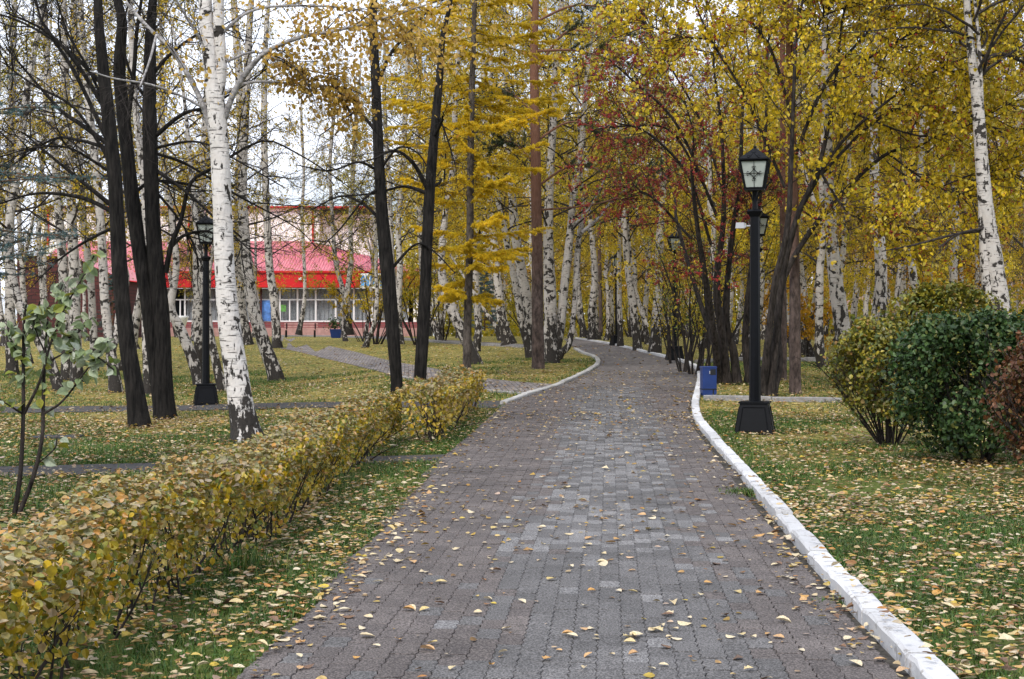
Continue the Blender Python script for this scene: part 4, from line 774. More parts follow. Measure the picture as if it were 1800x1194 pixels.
# small dark stemmed shrubs lining the kerb behind the bin
def wild_shrub(label, base, h, nst, spread, leafmat, nleaf, seed, group=None, size=.055, bark='shrub_bark'):
    rg = np.random.default_rng(seed); root = thing('shrub', label, 'shrub', base, group=group); m1, m2 = MB(), MB()
    az = rg.uniform(0, 6.28, nst); q = np.stack([np.cos(az), np.sin(az), 0 * az], -1) * rg.uniform(.02, .18, nst)[:, None] * spread - np.array([0, 0, .05])
    b0 = grow(q, np.stack([np.cos(az) * .35 * spread, np.sin(az) * .35 * spread, np.ones(nst)], -1), rg.uniform(.7, 1.1, nst) * h, 10, .01, .07, rg); tubes(m1, b0, taper(nst, 11, rg.uniform(.6, 1.2, nst) * .02 * h / 2.5, .25), 6)
    q, t, _ = along(b0, 9, .3, 1, rg); b1 = grow(q, split(t, .7, .1, rg), rg.uniform(.25, .7, len(q)) * h * .3, 6, -.01, .12, rg); tubes(m1, b1, taper(len(q), 7, .007, .3), 3)
    q, t, _ = along(b1, 4, .2, 1, rg); b2 = grow(q, split(t, .7, .0, rg), rg.uniform(.15, .4, len(q)), 4, -.03, .12, rg); tubes(m1, b2, taper(len(q), 5, .004, .5), 3)
    x, _, _ = along(b2, nleaf, 0, 1, rg); leaves(m2, x + rg.normal(0, .03, x.shape), rg.uniform(.7, 1.2, len(x)) * size, rg, LEAF_QUAD, 'hang')
    link('stems', m1.mesh('stems', [M[bark]], True), root); link('crown', m2.mesh('crown', [M[leafmat]]), root); return root
for j, (px, py, h, c) in enumerate([(1201, 655, 3.6, 'leaf_hawthorn'), (1219, 659, 3.9, 'leaf_hawthorn'), (1236, 662, 3.4, 'leaf_yellow'), (1252, 668, 3.8, 'leaf_hawthorn'), (1181, 640, 3.3, 'leaf_yellow'), (1208, 640, 3.6, 'leaf_hawthorn')]):
    wild_shrub(['dark thin stemmed shrub leaning over the kerb', 'dark upright shrub second from the blue bin along the kerb', 'slim dark shrub just left of the blue bin', 'bushy dark shrub directly behind the blue bin', 'thin shrub beside the far lamp base by the kerb', 'dark shrub set back behind the kerb row'][j], ground_at(px, py), h, 5, .7, c, 3, 400 + j, size=.06)
for j, (px, py, d, h, mt, lb) in enumerate([(660, 600, 66, 4.6, 'leaf_yellow', 'yellow olive bush before the sign of the building'), (640, 596, 70, 3.6, 'leaf_ochre', 'thin ochre bush left of the olive one by the building'), (735, 600, 64, 4.2, 'leaf_olive', 'olive bush behind the right black trunk'),
        (1180, 600, 74, 4.5, 'leaf_ochre', 'ochre undergrowth bush deep in the wood'), (1420, 610, 46, 2.6, 'leaf_orange', 'low orange bush behind the pine trunks'), (780, 600, 72, 4.2, 'leaf_yellow', 'yellow bush far behind the larch'),
        (1300, 600, 70, 4.2, 'leaf_orange', 'orange tinted bush deep behind the berry tree'), (1680, 600, 50, 3.6, 'leaf_orange', 'orange yellow bush behind the clipped bushes'), (1600, 590, 60, 4.4, 'leaf_yellow', 'yellow bush far behind the clipped bushes'), (1040, 595, 84, 4.6, 'leaf_ochre', 'ochre bush at the far bend of the path'), (1110, 598, 90, 4.6, 'leaf_yellow', 'yellow bush in the distance right of the bend'), (930, 596, 80, 4.2, 'leaf_olive', 'olive bush far behind the pine')]):
    q = P(px, py, d); q[2] = gz(q[0], q[1]); wild_shrub(lb, q, h, 10, 1.5, mt, 9, 430 + j, size=.085)

# ------------------------------------------------------------------ clipped bushes and hedges
def clipped_bush(label, base, w, dpt, h, leafmat, n, size, seed, prof=((0, .25), (.25, .6), (.5, .92), (.75, 1.0), (.92, .9), (1.0, .6)), low=.12, stems=26):
    rg = np.random.default_rng(seed); root = thing('clipped_bush', label, 'bush', base); m1, m2 = MB(), MB()
    pt = np.array(prof)
    az = rg.uniform(0, 2 * math.pi, n); f = np.where(rg.random(n) < .33, 1 - .07 * rg.random(n) ** 2, low + (1 - low) * rg.random(n) ** .8)
    rr = np.interp(f, pt[:, 0], pt[:, 1]); topm = f > .93; rr = np.where(topm, rr * np.sqrt(rg.random(n)), rr * (1 - .55 * rg.random(n) ** 2.2))
    rr = rr * (1 + .30 * (2 * vnoise(np.cos(az) * 2.2 + seed, f * 4 + np.sin(az) * 2.2) - 1)) * (1 + .10 * (2 * vnoise(az * 9, f * 14, 1.0, seed) - 1)) * (1 + .06 * rg.normal(0, 1, n)); keep = (rg.random(n) < np.interp(f, [low, low + .25, 1], [.35, .9, 1])) & (vnoise(np.cos(az) * 3 + seed, f * 5 + np.sin(az) * 3, 1.0, 21) > .22)
    pos = np.stack([np.cos(az) * rr * w / 2, np.sin(az) * rr * dpt / 2, f * h * (1 + .035 * rg.normal(0, 1, n)) + .10 * h * (vnoise(np.cos(az) * rr * 4, np.sin(az) * rr * 4, 1.0, seed) - .5)], -1)[keep]
    leaves(m2, pos, rg.uniform(.7, 1.25, len(pos)) * size, rg, LEAF_OVAL, 'out', cen=np.array([0, 0, h * .35]))
    ns_ = 70; az = rg.uniform(0, 6.28, ns_); fs_ = rg.uniform(.45, 1.0, ns_); rs_ = np.interp(fs_, pt[:, 0], pt[:, 1]) * .9; q = np.stack([np.cos(az) * rs_ * w / 2, np.sin(az) * rs_ * dpt / 2, fs_ * h * .97], -1)
    bs_ = grow(q, norm(q - np.array([0, 0, h * .3])) + np.array([0, 0, .5]), rg.uniform(.1, .32, ns_), 5, .02, .15, rg); tubes(m1, bs_, taper(ns_, 6, .004, .4), 3); x_ = along(bs_, 7, .2, 1, rg)[0]; leaves(m2, x_ + rg.normal(0, .015, x_.shape), rg.uniform(.7, 1.1, len(x_)) * size, rg, LEAF_OVAL, 'any')
    az = rg.uniform(0, 6.28, stems); q = np.stack([np.cos(az) * w * .06, np.sin(az) * dpt * .06, 0 * az - .05], -1)
    b0 = grow(q, np.stack([np.cos(az) * rg.uniform(.1, .75, stems), np.sin(az) * rg.uniform(.1, .75, stems), np.ones(stems)], -1), h * rg.uniform(.8, 1.0, stems), 9, .01, .06, rg); tubes(m1, b0, taper(stems, 10, .012, .35), 5)
    q, t, _ = along(b0, 7, .25, .95, rg); b1 = grow(q, split(t, .6, .1, rg), rg.uniform(.15, .4, len(q)) * h, 5, .0, .1, rg); tubes(m1, b1, taper(len(q), 6, .005, .4), 3)
    link('stems', m1.mesh('stems', [M['shrub_bark']], True), root); link('foliage', m2.mesh('foliage', [M[leafmat]]), root); return root
clipped_bush('round clipped bush with yellowing green leaves and bare fanned stems', ground_at(1564, 786), 1.3, 1.2, 1.42, 'leaf_mixed', 14000, .055, 501, low=.25)
clipped_bush('large dense dark green clipped bush at the right', ground_at(1716, 814), 1.68, 1.35, 1.5, 'leaf_green', 20000, .055, 502, prof=((0, .4), (.2, .75), (.5, .98), (.8, 1.0), (.94, .88), (1.0, .6)), low=.05, stems=34)
clipped_bush('reddish brown clipped bush cut off by the right edge', ground_at(1858, 850), 1.02, 1.0, 1.36, 'leaf_maroon', 9000, .05, 503, prof=((0, .4), (.2, .75), (.5, 1.0), (.8, .95), (.94, .7), (1.0, .4)), low=.08)
q = P(1660, 640, 23.5); q[2] = gz(q[0], q[1]); clipped_bush('loose yellow green shrub rising behind the dark green bush', q, 2.2, 1.3, 1.95, 'leaf_mixed', 9000, .065, 504, prof=((0, .5), (.3, .9), (.6, 1.0), (.85, .85), (1.0, .45)))

def hedge(label, line, width, height, n, size, mat, seed, single=0, per_m=11):
    """line: front foot of the hedge on the ground; the body lies to its left"""
    rg = np.random.default_rng(seed); c = curve(line, 60); s = np.r_[0, np.cumsum(np.linalg.norm(np.diff(c[:, :2], axis=0), axis=1))]; Ltot = s[-1]
    base = np.array([c[30, 0], c[30, 1], gz(c[30, 0], c[30, 1])]); root = thing('hedge', label, 'hedge', base)
    def place(u, v, w):           # u along, v across (0 front .. 1 back), w up 0..1
        x = np.interp(u, s, c[:, 0]); y = np.interp(u, s, c[:, 1]); gx_ = np.gradient(c[:, 0], s); gy_ = np.gradient(c[:, 1], s)
        tx, ty = np.interp(u, s, gx_), np.interp(u, s, gy_); L_ = np.hypot(tx, ty); nx, ny = -ty / L_, tx / L_
        hh = height * (1 + .13 * (2 * vnoise(u, v * 2, 1.3, seed) - 1) + .12 * (2 * vnoise(u, v, 4.0, seed) - 1)); ww = width * (1 + .15 * (2 * vnoise(u, w * 2, 1.7, seed + 1) - 1))
        X_, Y_ = x + nx * v * ww, y + ny * v * ww
        return np.stack([X_, Y_, gz(X_, Y_) + w * hh], -1)
    n1, n2, n3 = int(n * .44), int(n * .46), int(n * .10)
    u1 = rg.uniform(0, Ltot, n1); v1 = rg.random(n1); w1 = 1 - .16 * rg.random(n1) ** 1.5
    w1 -= .22 * np.abs(2 * v1 - 1) ** 6
    u2 = rg.uniform(0, Ltot, n2); w2 = .12 + .83 * rg.random(n2) ** .72; v2 = .26 * rg.random(n2) ** 1.4 + .14 * (1 - w2) + .10 * (vnoise(u2, w2 * 2, 4.0, seed + 9) - .5); k2 = rg.random(n2) < np.interp(w2, [.12, .45, .8], [.12, .5, 1]) * sstep(vnoise(u2, w2 * 2, 3.0, seed + 5), .15, .6)
    ue = np.where(rg.random(n3) < .5, 0, Ltot) + rg.normal(0, .07, n3); u3 = np.where(rg.random(n3) < .35, np.clip(ue, -.1, Ltot + .1), rg.uniform(0, Ltot, n3)); v3 = rg.random(n3); w3 = .2 + .75 * rg.random(n3)
    up = place(u1, v1, w1); fr = place(u2[k2], v2[k2], w2[k2]); inn = place(u3, v3, w3); m2 = MB()
    allp = np.vstack([up, fr, inn]); isup = np.r_[np.ones(len(up), bool), np.zeros(len(fr) + len(inn), bool)]
    sz = rg.uniform(.65, 1.3, len(allp)) * size
    sel = np.zeros(len(allp), bool)
    if single:
        X_, Y_ = to_px(allp); inside = (X_ > 5) & (X_ < 1795) & (Y_ > 10) & (Y_ < 1185); inside[len(up) + len(fr):] = False
        cand = np.where(inside)[0]; cand = cand[np.argsort(-(sz[cand] / allp[cand, 1]))]; cand = cand[::2][:single]; sel[cand] = True
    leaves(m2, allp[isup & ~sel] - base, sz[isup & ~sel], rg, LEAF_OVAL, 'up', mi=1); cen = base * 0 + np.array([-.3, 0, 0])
    leaves(m2, allp[~isup & ~sel] - base, sz[~isup & ~sel], rg, LEAF_OVAL, 'hang')
    link('foliage', m2.mesh('foliage', [M[mat], M['leaf_hedge_top_sheen']]), root, kind='stuff')
    if single:
        lm = MB().add(LEAF_OVAL[0] - np.array([0, .5, 0]), *LEAF_OVAL[1]).mesh('leaf', [M[mat]])
        from mathutils import Matrix
        lm_top = MB().add(LEAF_OVAL[0] - np.array([0, .5, 0]), *LEAF_OVAL[1]).mesh('leaf', [M['leaf_hedge_top_sheen']])
        for mode, idx in (('up', np.where(sel & isup)[0]), ('hang', np.where(sel & ~isup)[0])):
            a, b, c_ = leaf_frames(len(idx), rg, mode)
            for j, k in enumerate(idx):
                o = link('leaf', lm_top if mode == 'up' else lm, root, allp[k] - base); R_ = Matrix([[b[j][i], a[j][i], c_[j][i]] for i in range(3)]); o.rotation_euler = R_.to_euler(); o.scale = (sz[k],) * 3
    m1 = MB(); ns = int(Ltot * per_m); u = rg.uniform(.03, Ltot - .03, ns); q = place(u, .2 + .45 * rg.random(ns), np.zeros(ns)) - np.array([0, 0, .03])
    b0 = grow(q - base, rg.normal(0, .28, (ns, 3)) + np.array([0, 0, 1.]), height * rg.uniform(.7, .95, ns), 7, .01, .09, rg); tubes(m1, b0, taper(ns, 8, rg.uniform(.005, .011, ns), .4), 5)
    q, t, _ = along(b0, 5, .15, .9, rg); b1 = grow(q, split(t, .65, .15, rg), rg.uniform(.15, .4, len(q)) * height, 5, .01, .12, rg); tubes(m1, b1, taper(len(q), 6, .0035, .4), 3)
    link('stems', m1.mesh('stems', [M['shrub_bark']], True), root, kind='stuff'); return root
HL = np.array([ground_at(*p) for p in [(120, 1250), (240, 1140), (370, 1060), (470, 990), (560, 910), (640, 835), (706, 776)]])
hedge('long low hedge of yellow green leaves running beside the path', np.vstack([HL[0] + (HL[0] - HL[1]) * 1.0, HL]), .60, .60, 40000, .038, 'leaf_hedge', 601, single=300)
HF = np.array([ground_at(*p) for p in [(786, 784), (820, 752), (854, 722)]])
hedge('short separate hedge with golden leaves beyond the gap', HF, .66, .70, 8000, .055, 'leaf_hedge_far', 602)

# ------------------------------------------------------------------ sapling with pale leaves at the left
def sapling():
    rg = np.random.default_rng(610); base = ground_at(30, 912); D = base[1]; root = thing('sapling', 'slender two stemmed sapling with large pale grey green leaves', 'sapling', base)
    st = [[(24, 914, 9), (36, 830, 8), (41, 730, 7), (41, 650, 6), (42, 570, 5), (46, 535, 3)], [(30, 912, 9), (58, 840, 8), (74, 770, 7), (76, 700, 6.5), (79, 620, 5), (84, 560, 3)], [(42, 728, 6), (70, 670, 5), (90, 600, 4), (115, 540, 3), (150, 480, 2.5), (165, 450, 2)],
          [(76, 728, 5), (110, 705, 4), (145, 660, 3), (175, 620, 2), (190, 600, 1.5)], [(40, 728, 4), (15, 712, 3), (-5, 700, 2)], [(41, 640, 3.5), (20, 600, 3), (12, 570, 2)], [(78, 640, 3.5), (120, 620, 3), (165, 625, 2), (200, 650, 1.5)], [(90, 600, 3), (130, 590, 2.5), (160, 560, 2)], [(60, 820, 3), (95, 790, 2), (100, 770, 1.5)], [(79, 620, 3), (60, 570, 2.5), (70, 530, 2)], [(115, 545, 3), (105, 520, 2), (110, 500, 1.5)], [(42, 600, 2.5), (70, 560, 2), (85, 540, 1.5)]]
    lp = []
    for k, s in enumerate(st):
        p, r = stem_pts(s, D, rg.uniform(-.25, .25) if k > 1 else 0, 20); m_ = MB(); tubes(m_, p - base, r, 7, lump=.05, rng=rg); link('stem' if k < 2 else 'branch', m_.mesh('stem', [M['shrub_bark']], True), root); lp.append(p)
    T = LEAF_OVAL[0].copy(); T[:, 0] *= 1.05; T[:, 2] *= 1.6; lm = MB().add(T, *LEAF_OVAL[1]).mesh('leaf', [M['leaf_pale']])
    from mathutils import Matrix
    for k, p in enumerate(lp):
        nn_ = [30, 26, 46, 32, 10, 16, 34, 30, 8, 24, 20, 22][k]; lo = .55 if k < 2 else .25
        q, t, _ = along(p[None], nn_, lo, 1, rg); a, b, c = leaf_frames(nn_, rg, 'hang')
        for j in range(nn_):
            aj = a[j] + np.array([0, 0, .25]) + rg.normal(0, .3, 3); aj /= np.linalg.norm(aj); bj = np.cross(aj, rg.normal(0, .5, 3) + np.array([0, -.5, .8])); bj /= np.linalg.norm(bj); cj = np.cross(bj, aj)
            o = link('leaf', lm, root, q[j] + rg.normal(0, .02, 3) - base); o.rotation_euler = Matrix([[bj[i], aj[i], cj[i]] for i in range(3)]).to_euler(); o.scale = (rg.uniform(.065, .115),) * 3
sapling()

# ------------------------------------------------------------------ lamp posts
def bars(mb, pts, r, sides=5):
    p = np.asarray(pts, float); tubes(mb, p, np.full(len(p), r), sides)
def lamp_post(label, base, H=4.0, rz=0.0, flood=False, detail=True):
    s = H / 4.0; root = thing('lamp_post', label, 'lamp post', base, rz, 'black lantern posts of the park'); root.scale = (s, s, s)
    bm = M['black_metal']; m_ = MB(); m_.frustum((0, 0), .53, .53, .385, .385, -.06, .42); link('pedestal', m_.mesh('pedestal', [bm]), root)
    m_ = MB().frustum((0, 0), .42, .42, .42, .42, .421, .445); m_.frustum((0, 0), .40, .40, .15, .15, .446, .455); link('pedestal_lip', m_.mesh('pedestal_lip', [bm]), root)
    m_ = MB()
    for a in range(4):                                  # raised panel edging on each face
        c, sn = math.cos(a * math.pi / 2), math.sin(a * math.pi / 2)
        def Q(x, z): w = .265 - .0725 * (z / .42); return (c * x - sn * -(w + .004), sn * x + c * -(w + .004), z)
        for (x0, z0), (x1, z1) in (((-.20, .04), (.20, .04)), ((-.15, .37), (.15, .37)), ((-.20, .04), (-.15, .37)), ((.20, .04), (.15, .37))): bars(m_, [Q(x0, z0), Q(x1, z1)], .006, 4)
    link('pedestal_moulding', m_.mesh('pedestal_moulding', [bm]), root)
    m_ = MB(); z = [.45, 1.0, 2.0, 3.02]; tubes(m_, np.array([(0, 0, k) for k in z]), np.array([.082, .078, .073, .068]), 8); link('pole', m_.mesh('pole', [bm]), root)
    m_ = MB().frustum((0, 0), .13, .13, .22, .22, 3.02, 3.09); m_.frustum((0, 0), .22, .22, .10, .10, 3.0905, 3.125); link('capital', m_.mesh('capital', [bm]), root)
    m_ = MB(); tubes(m_, np.array([(0, 0, 3.10), (0, 0, 3.2), (0, 0, 3.30), (0, 0, 3.40)]), np.array([.042, .036, .034, .045]), 8)
    for a in range(4):
        c, sn = math.cos(a * math.pi / 2 + .785), math.sin(a * math.pi / 2 + .785); t = np.linspace(0, 1, 7); bars(m_, [(c * (.04 + .10 * k ** 2), sn * (.04 + .10 * k ** 2), 3.24 + .16 * k) for k in t], .009)
    link('neck', m_.mesh('neck', [bm]), root)
    # lantern: four frosted panes widening upwards in a black frame
    z0, z1, w0, w1 = 3.40, 3.80, .245, .385; ln = MB(); ln.frustum((0, 0), w0 + .03, w0 + .03, w0 + .03, w0 + .03, z0 - .02, z0)
    for a in (-1, 1):
        for b in (-1, 1): bars(ln, [(a * w0 / 2, b * w0 / 2, z0), (a * w1 / 2, b * w1 / 2, z1)], .016, 4)
    for z_, w in ((z0 + .012, w0), (z1 - .012, w1)):
        for k in range(4):
            cs = [(-1, -1), (1, -1), (1, 1), (-1, 1), (-1, -1)]; bars(ln, [(cs[k][0] * w / 2, cs[k][1] * w / 2, z_), (cs[k + 1][0] * w / 2, cs[k + 1][1] * w / 2, z_)], .013, 4)
    lo = link('lantern', ln.mesh('lantern', [bm]), root)
    for a in range(4):
        c, sn = math.cos(a * math.pi / 2), math.sin(a * math.pi / 2)
        def Q(x, z, o=0.0): w = (w0 + (w1 - w0) * (z - z0) / (z1 - z0)) / 2 - .012 + o; return (c * x + sn * w, sn * x - c * w, z)
        g_ = MB().add([Q(-w0 / 2 + .014, z0 + .01), Q(w0 / 2 - .014, z0 + .01), Q(w1 / 2 - .014, z1 - .01), Q(-w1 / 2 + .014, z1 - .01)], [(0, 1, 2, 3)]); link('pane', g_.mesh('pane', [M['frosted']]), lo)
        if detail:
            om = MB(); zc = (z0 + z1) / 2 + .01; o_ = .016
            bars(om, [Q(0, z0 + .01, o_), Q(0, z1 - .01, o_)], .004, 4); bars(om, [Q(-.15, zc, o_), Q(.15, zc, o_)], .004, 4)
            for k in range(4):                         # concave diamond with curled tips
                a0, a1 = k * math.pi / 2, (k + 1) * math.pi / 2; A = np.array([math.cos(a0), math.sin(a0)]) * .075; B = np.array([math.cos(a1), math.sin(a1)]) * .075
                t = np.linspace(0, 1, 7)[:, None]; mid = (A + B) * .22; cv = A * (1 - t) ** 2 + 2 * t * (1 - t) * mid + B * t ** 2; bars(om, [Q(u_, zc + v_, o_) for u_, v_ in cv], .005, 4)
                th = np.linspace(0, 5.0, 9); tip = np.array([math.cos(a0), math.sin(a0)]) * .085; side = np.array([-math.sin(a0), math.cos(a0)])
                for sg in (-1, 1): bars(om, [Q(*(np.array([0, zc]) + tip + side * sg * .014 + .013 * np.array([math.cos(x), math.sin(x)])), o_) for x in th], .004, 4)
            link('ornament', om.mesh('ornament', [bm]), lo)
    m_ = MB().frustum((0, 0), w1 + .05, w1 + .05, w1 + .05, w1 + .05, z1, z1 + .018); m_.frustum((0, 0), w1 + .02, w1 + .02, .06, .06, z1 + .0185, z1 + .17); ro = link('lantern_roof', m_.mesh('lantern_roof', [bm]), root)
    m_ = MB(); tubes(m_, np.array([(0, 0, z1 + .165), (0, 0, z1 + .185), (0, 0, z1 + .2), (0, 0, z1 + .21), (0, 0, z1 + .30)]), np.array([.03, .022, .028, .008, .003]), 8); link('finial', m_.mesh('finial', [bm]), ro)
    if detail:
        m_ = MB()
        for a in range(4):
            c, sn = math.cos(a * math.pi / 2), math.sin(a * math.pi / 2); w = w1 / 2 + .02
            th = np.linspace(-1, 1, 13); bars(m_, [(c * x * .085 + sn * w, sn * x * .085 - c * w, z1 + .02 + .075 * (1 - abs(x)) ** 1.6) for x in th], .005, 4)
            for e in (-1, 1): x = np.linspace(0, 5, 9); bars(m_, [(c * (e * .07 + .018 * math.cos(k)) + sn * w, sn * (e * .07 + .018 * math.cos(k)) - c * w, z1 + .04 + .018 * math.sin(k)) for k in x], .004, 4)
            for e in (-1, 1): bars(m_, [(c * (e * .012) + sn * w, sn * (e * .012) - c * w, z1 + .09), (c * (e * .03) + sn * w, sn * (e * .03) - c * w, z1 + .105)], .005, 4)
        link('roof_scroll', m_.mesh('roof_scroll', [bm]), ro)
    if flood:
        m_ = MB(); m_.frustum((-.20, -.04), .13, .07, .11, .06, 2.86, 2.94); m_.box(-.14, -.06, -.05, -.03, 2.885, 2.905); m_.box(-.135, -.12, -.075, -.01, 2.87, 2.93); o = link('floodlight', m_.mesh('floodlight', [M['grey_plastic']]), root, label='small pale grey floodlight clamped to the pole'); 
        m_ = MB(); bars(m_, [(-.085, -.06, 3.05), (-.09, -.07, 3.09), (-.08, -.09, 3.12)], .006); link('tape', m_.mesh('tape', [M['blue']]), root)
    return root
b = ground_at(1327, 762); lamp_post('black lantern post nearest, standing right of the kerb with a pale floodlight', b, 515 * b[1] / F / 1.022, math.radians(-14), True)
b = ground_at(362, 712); lamp_post('black lantern post on the left lawn behind the birch', b, 342 * b[1] / F / 1.022, math.radians(12))
b = ground_at(1368, 699); lamp_post('black lantern post mostly hidden behind the dark stems', P(1331, 694, 32.5) * np.array([1, 1, 0]) + np.array([0, 0, gz(P(1331, 0, 32.5)[0], 32.5) - .05]), 3.9, .2)
b = ground_at(1186, 634); lamp_post('small distant black lantern post right of the path among shrubs', b, 3.9, .1)
q = P(1084, 600, 62); q[2] = gz(q[0], q[1]); lamp_post('farthest black lantern post beside a thin birch', q, 3.9, .3, detail=False)

# ------------------------------------------------------------------ litter bin
b = ground_at(1245, 697); s = b[1] / F
bn = thing('litter_bin', 'tall blue metal litter bin at the kerb with a dark band', 'bin', b, math.radians(6)); w, h = 25 * s, 51 * s
m_ = MB(); m_.box(-w / 2, w / 2, -w * .4, w * .4, .02, h); me = m_.mesh('body', [M['blue']]); link('body', me, bn)
m_ = MB(); m_.box(-w / 2 - .008, w / 2 + .008, -w * .4 - .008, w * .4 + .008, .24 * h, .27 * h); m_.box(w * .22, w * .30, -w * .4 - .007, -w * .4, .03, .24 * h); link('band', m_.mesh('band', [M['dark_slot']]), bn)
m_ = MB(); m_.box(w * .05, w * .44, -w * .4 - .004, -w * .4 + .01, .74 * h, .94 * h); link('opening', m_.mesh('opening', [M['dark_slot']]), bn)
m_ = MB(); m_.frustum((0, 0), w + .03, w * .8 + .03, w * .98, w * .78, h, h + .02); link('lid', m_.mesh('lid', [M['blue']]), bn)
m_ = MB(); m_.box(-w * .02, w * .03, -w * .4 - .012, -w * .4 - .002, .78 * h, .88 * h); link('latch', m_.mesh('latch', [M['grey_plastic']]), bn)
# dark slab lying on the left lawn
b = ground_at(100, 773); m_ = MB(); m_.frustum((0, 0), 86 * b[1] / F, .55, 80 * b[1] / F, .5, -.03, .05)
link('ground_slab', m_.mesh('ground_slab', [M['slab']]), None, b, .05, label='dark flat slab lying in the leaves behind the sapling', cat='slab')
# small box by the thin birch

# ------------------------------------------------------------------ building with the red roof
def wall_mat(name, c0, c1, mortar, bw, rh, off=.5):
    m, N, L, b, out = new_mat(name); t = N.new('ShaderNodeTexCoord'); mpn = N.new('ShaderNodeMapping'); mpn.inputs['Rotation'].default_value = (math.radians(90), 0, 0); L.new(t.outputs['Object'], mpn.inputs['Vector'])
    br = N.new('ShaderNodeTexBrick'); br.inputs['Scale'].default_value = 1; br.inputs['Brick Width'].default_value = bw; br.inputs['Row Height'].default_value = rh; br.inputs['Mortar Size'].default_value = rh * .1
    br.inputs['Color1'].default_value = (*c0, 1); br.inputs['Color2'].default_value = (*c1, 1); br.inputs['Mortar'].default_value = (*mortar, 1); L.new(mpn.outputs[0], br.inputs['Vector']); L.new(br.outputs['Color'], b.inputs['Base Color']); b.inputs['Roughness'].default_value = .85; return m
def roof_mat():
    m, N, L, b, out = new_mat('pink_red_roof_sheet'); t = N.new('ShaderNodeTexCoord'); wv = N.new('ShaderNodeTexWave'); wv.bands_direction = 'X'; wv.inputs['Scale'].default_value = 1.6; L.new(t.outputs['Object'], wv.inputs['Vector'])
    r = ramp(N, [(.3, (.50, .085, .12)), (.7, (.62, .15, .19))]); L.new(noise_n(N, L, t.outputs['Object'], .6, 3), r.inputs['Fac']); L.new(r.outputs['Color'], b.inputs['Base Color']); b.inputs['Roughness'].default_value = .38; bump(N, L, b, wv.outputs['Fac'], 1.0, .06); return m
M['maroon'] = wall_mat('maroon_brick', (.055, .012, .012), (.09, .02, .018), (.025, .01, .01), .5, .2)
M['plinth'] = wall_mat('red_brick', (.19, .04, .045), (.25, .06, .06), (.16, .10, .10), .5, .16)
M['roof'] = roof_mat(); M['fascia'] = plain('red_fascia', (.56, .010, .014), .4, .1, 2); M['cream'] = plain('cream_render', (.93, .89, .84), .85, .08, 2); M['white'] = plain('white_frame', (.80, .80, .80), .5)
M['curtain'] = plain('pale_curtain', (.62, .66, .68), .9, .25, 9); M['inside'] = plain('dim_interior', (.05, .055, .06), .9, .3, 3); M['signblue'] = plain('light_blue_sign', (.08, .30, .62), .5, .5, 2.2); M['poster'] = plain('blue_poster', (.08, .20, .50), .5, .6, 3.0); M['postergreen'] = plain('green_poster', (.10, .26, .06), .5, .6, 4)
M['pinkwall'] = plain('pale_pink_wall', (.62, .40, .38), .85, .1, 1.5); M['steps'] = plain('pinkish_steps', (.42, .24, .22), .8, .2, 3)
def glass_mat():
    m, N, L, b, out = new_mat('window_glass'); b.inputs['Base Color'].default_value = (.02, .025, .03, 1); b.inputs['Roughness'].default_value = .08; b.inputs['Specular IOR Level'].default_value = .6
    tr = N.new('ShaderNodeBsdfTransparent'); ms = N.new('ShaderNodeMixShader'); ms.inputs['Fac'].default_value = .8; L.new(b.outputs[0], ms.inputs[1]); L.new(tr.outputs[0], ms.inputs[2]); L.new(ms.outputs[0], out.inputs['Surface']); return m
M['glass'] = glass_mat()
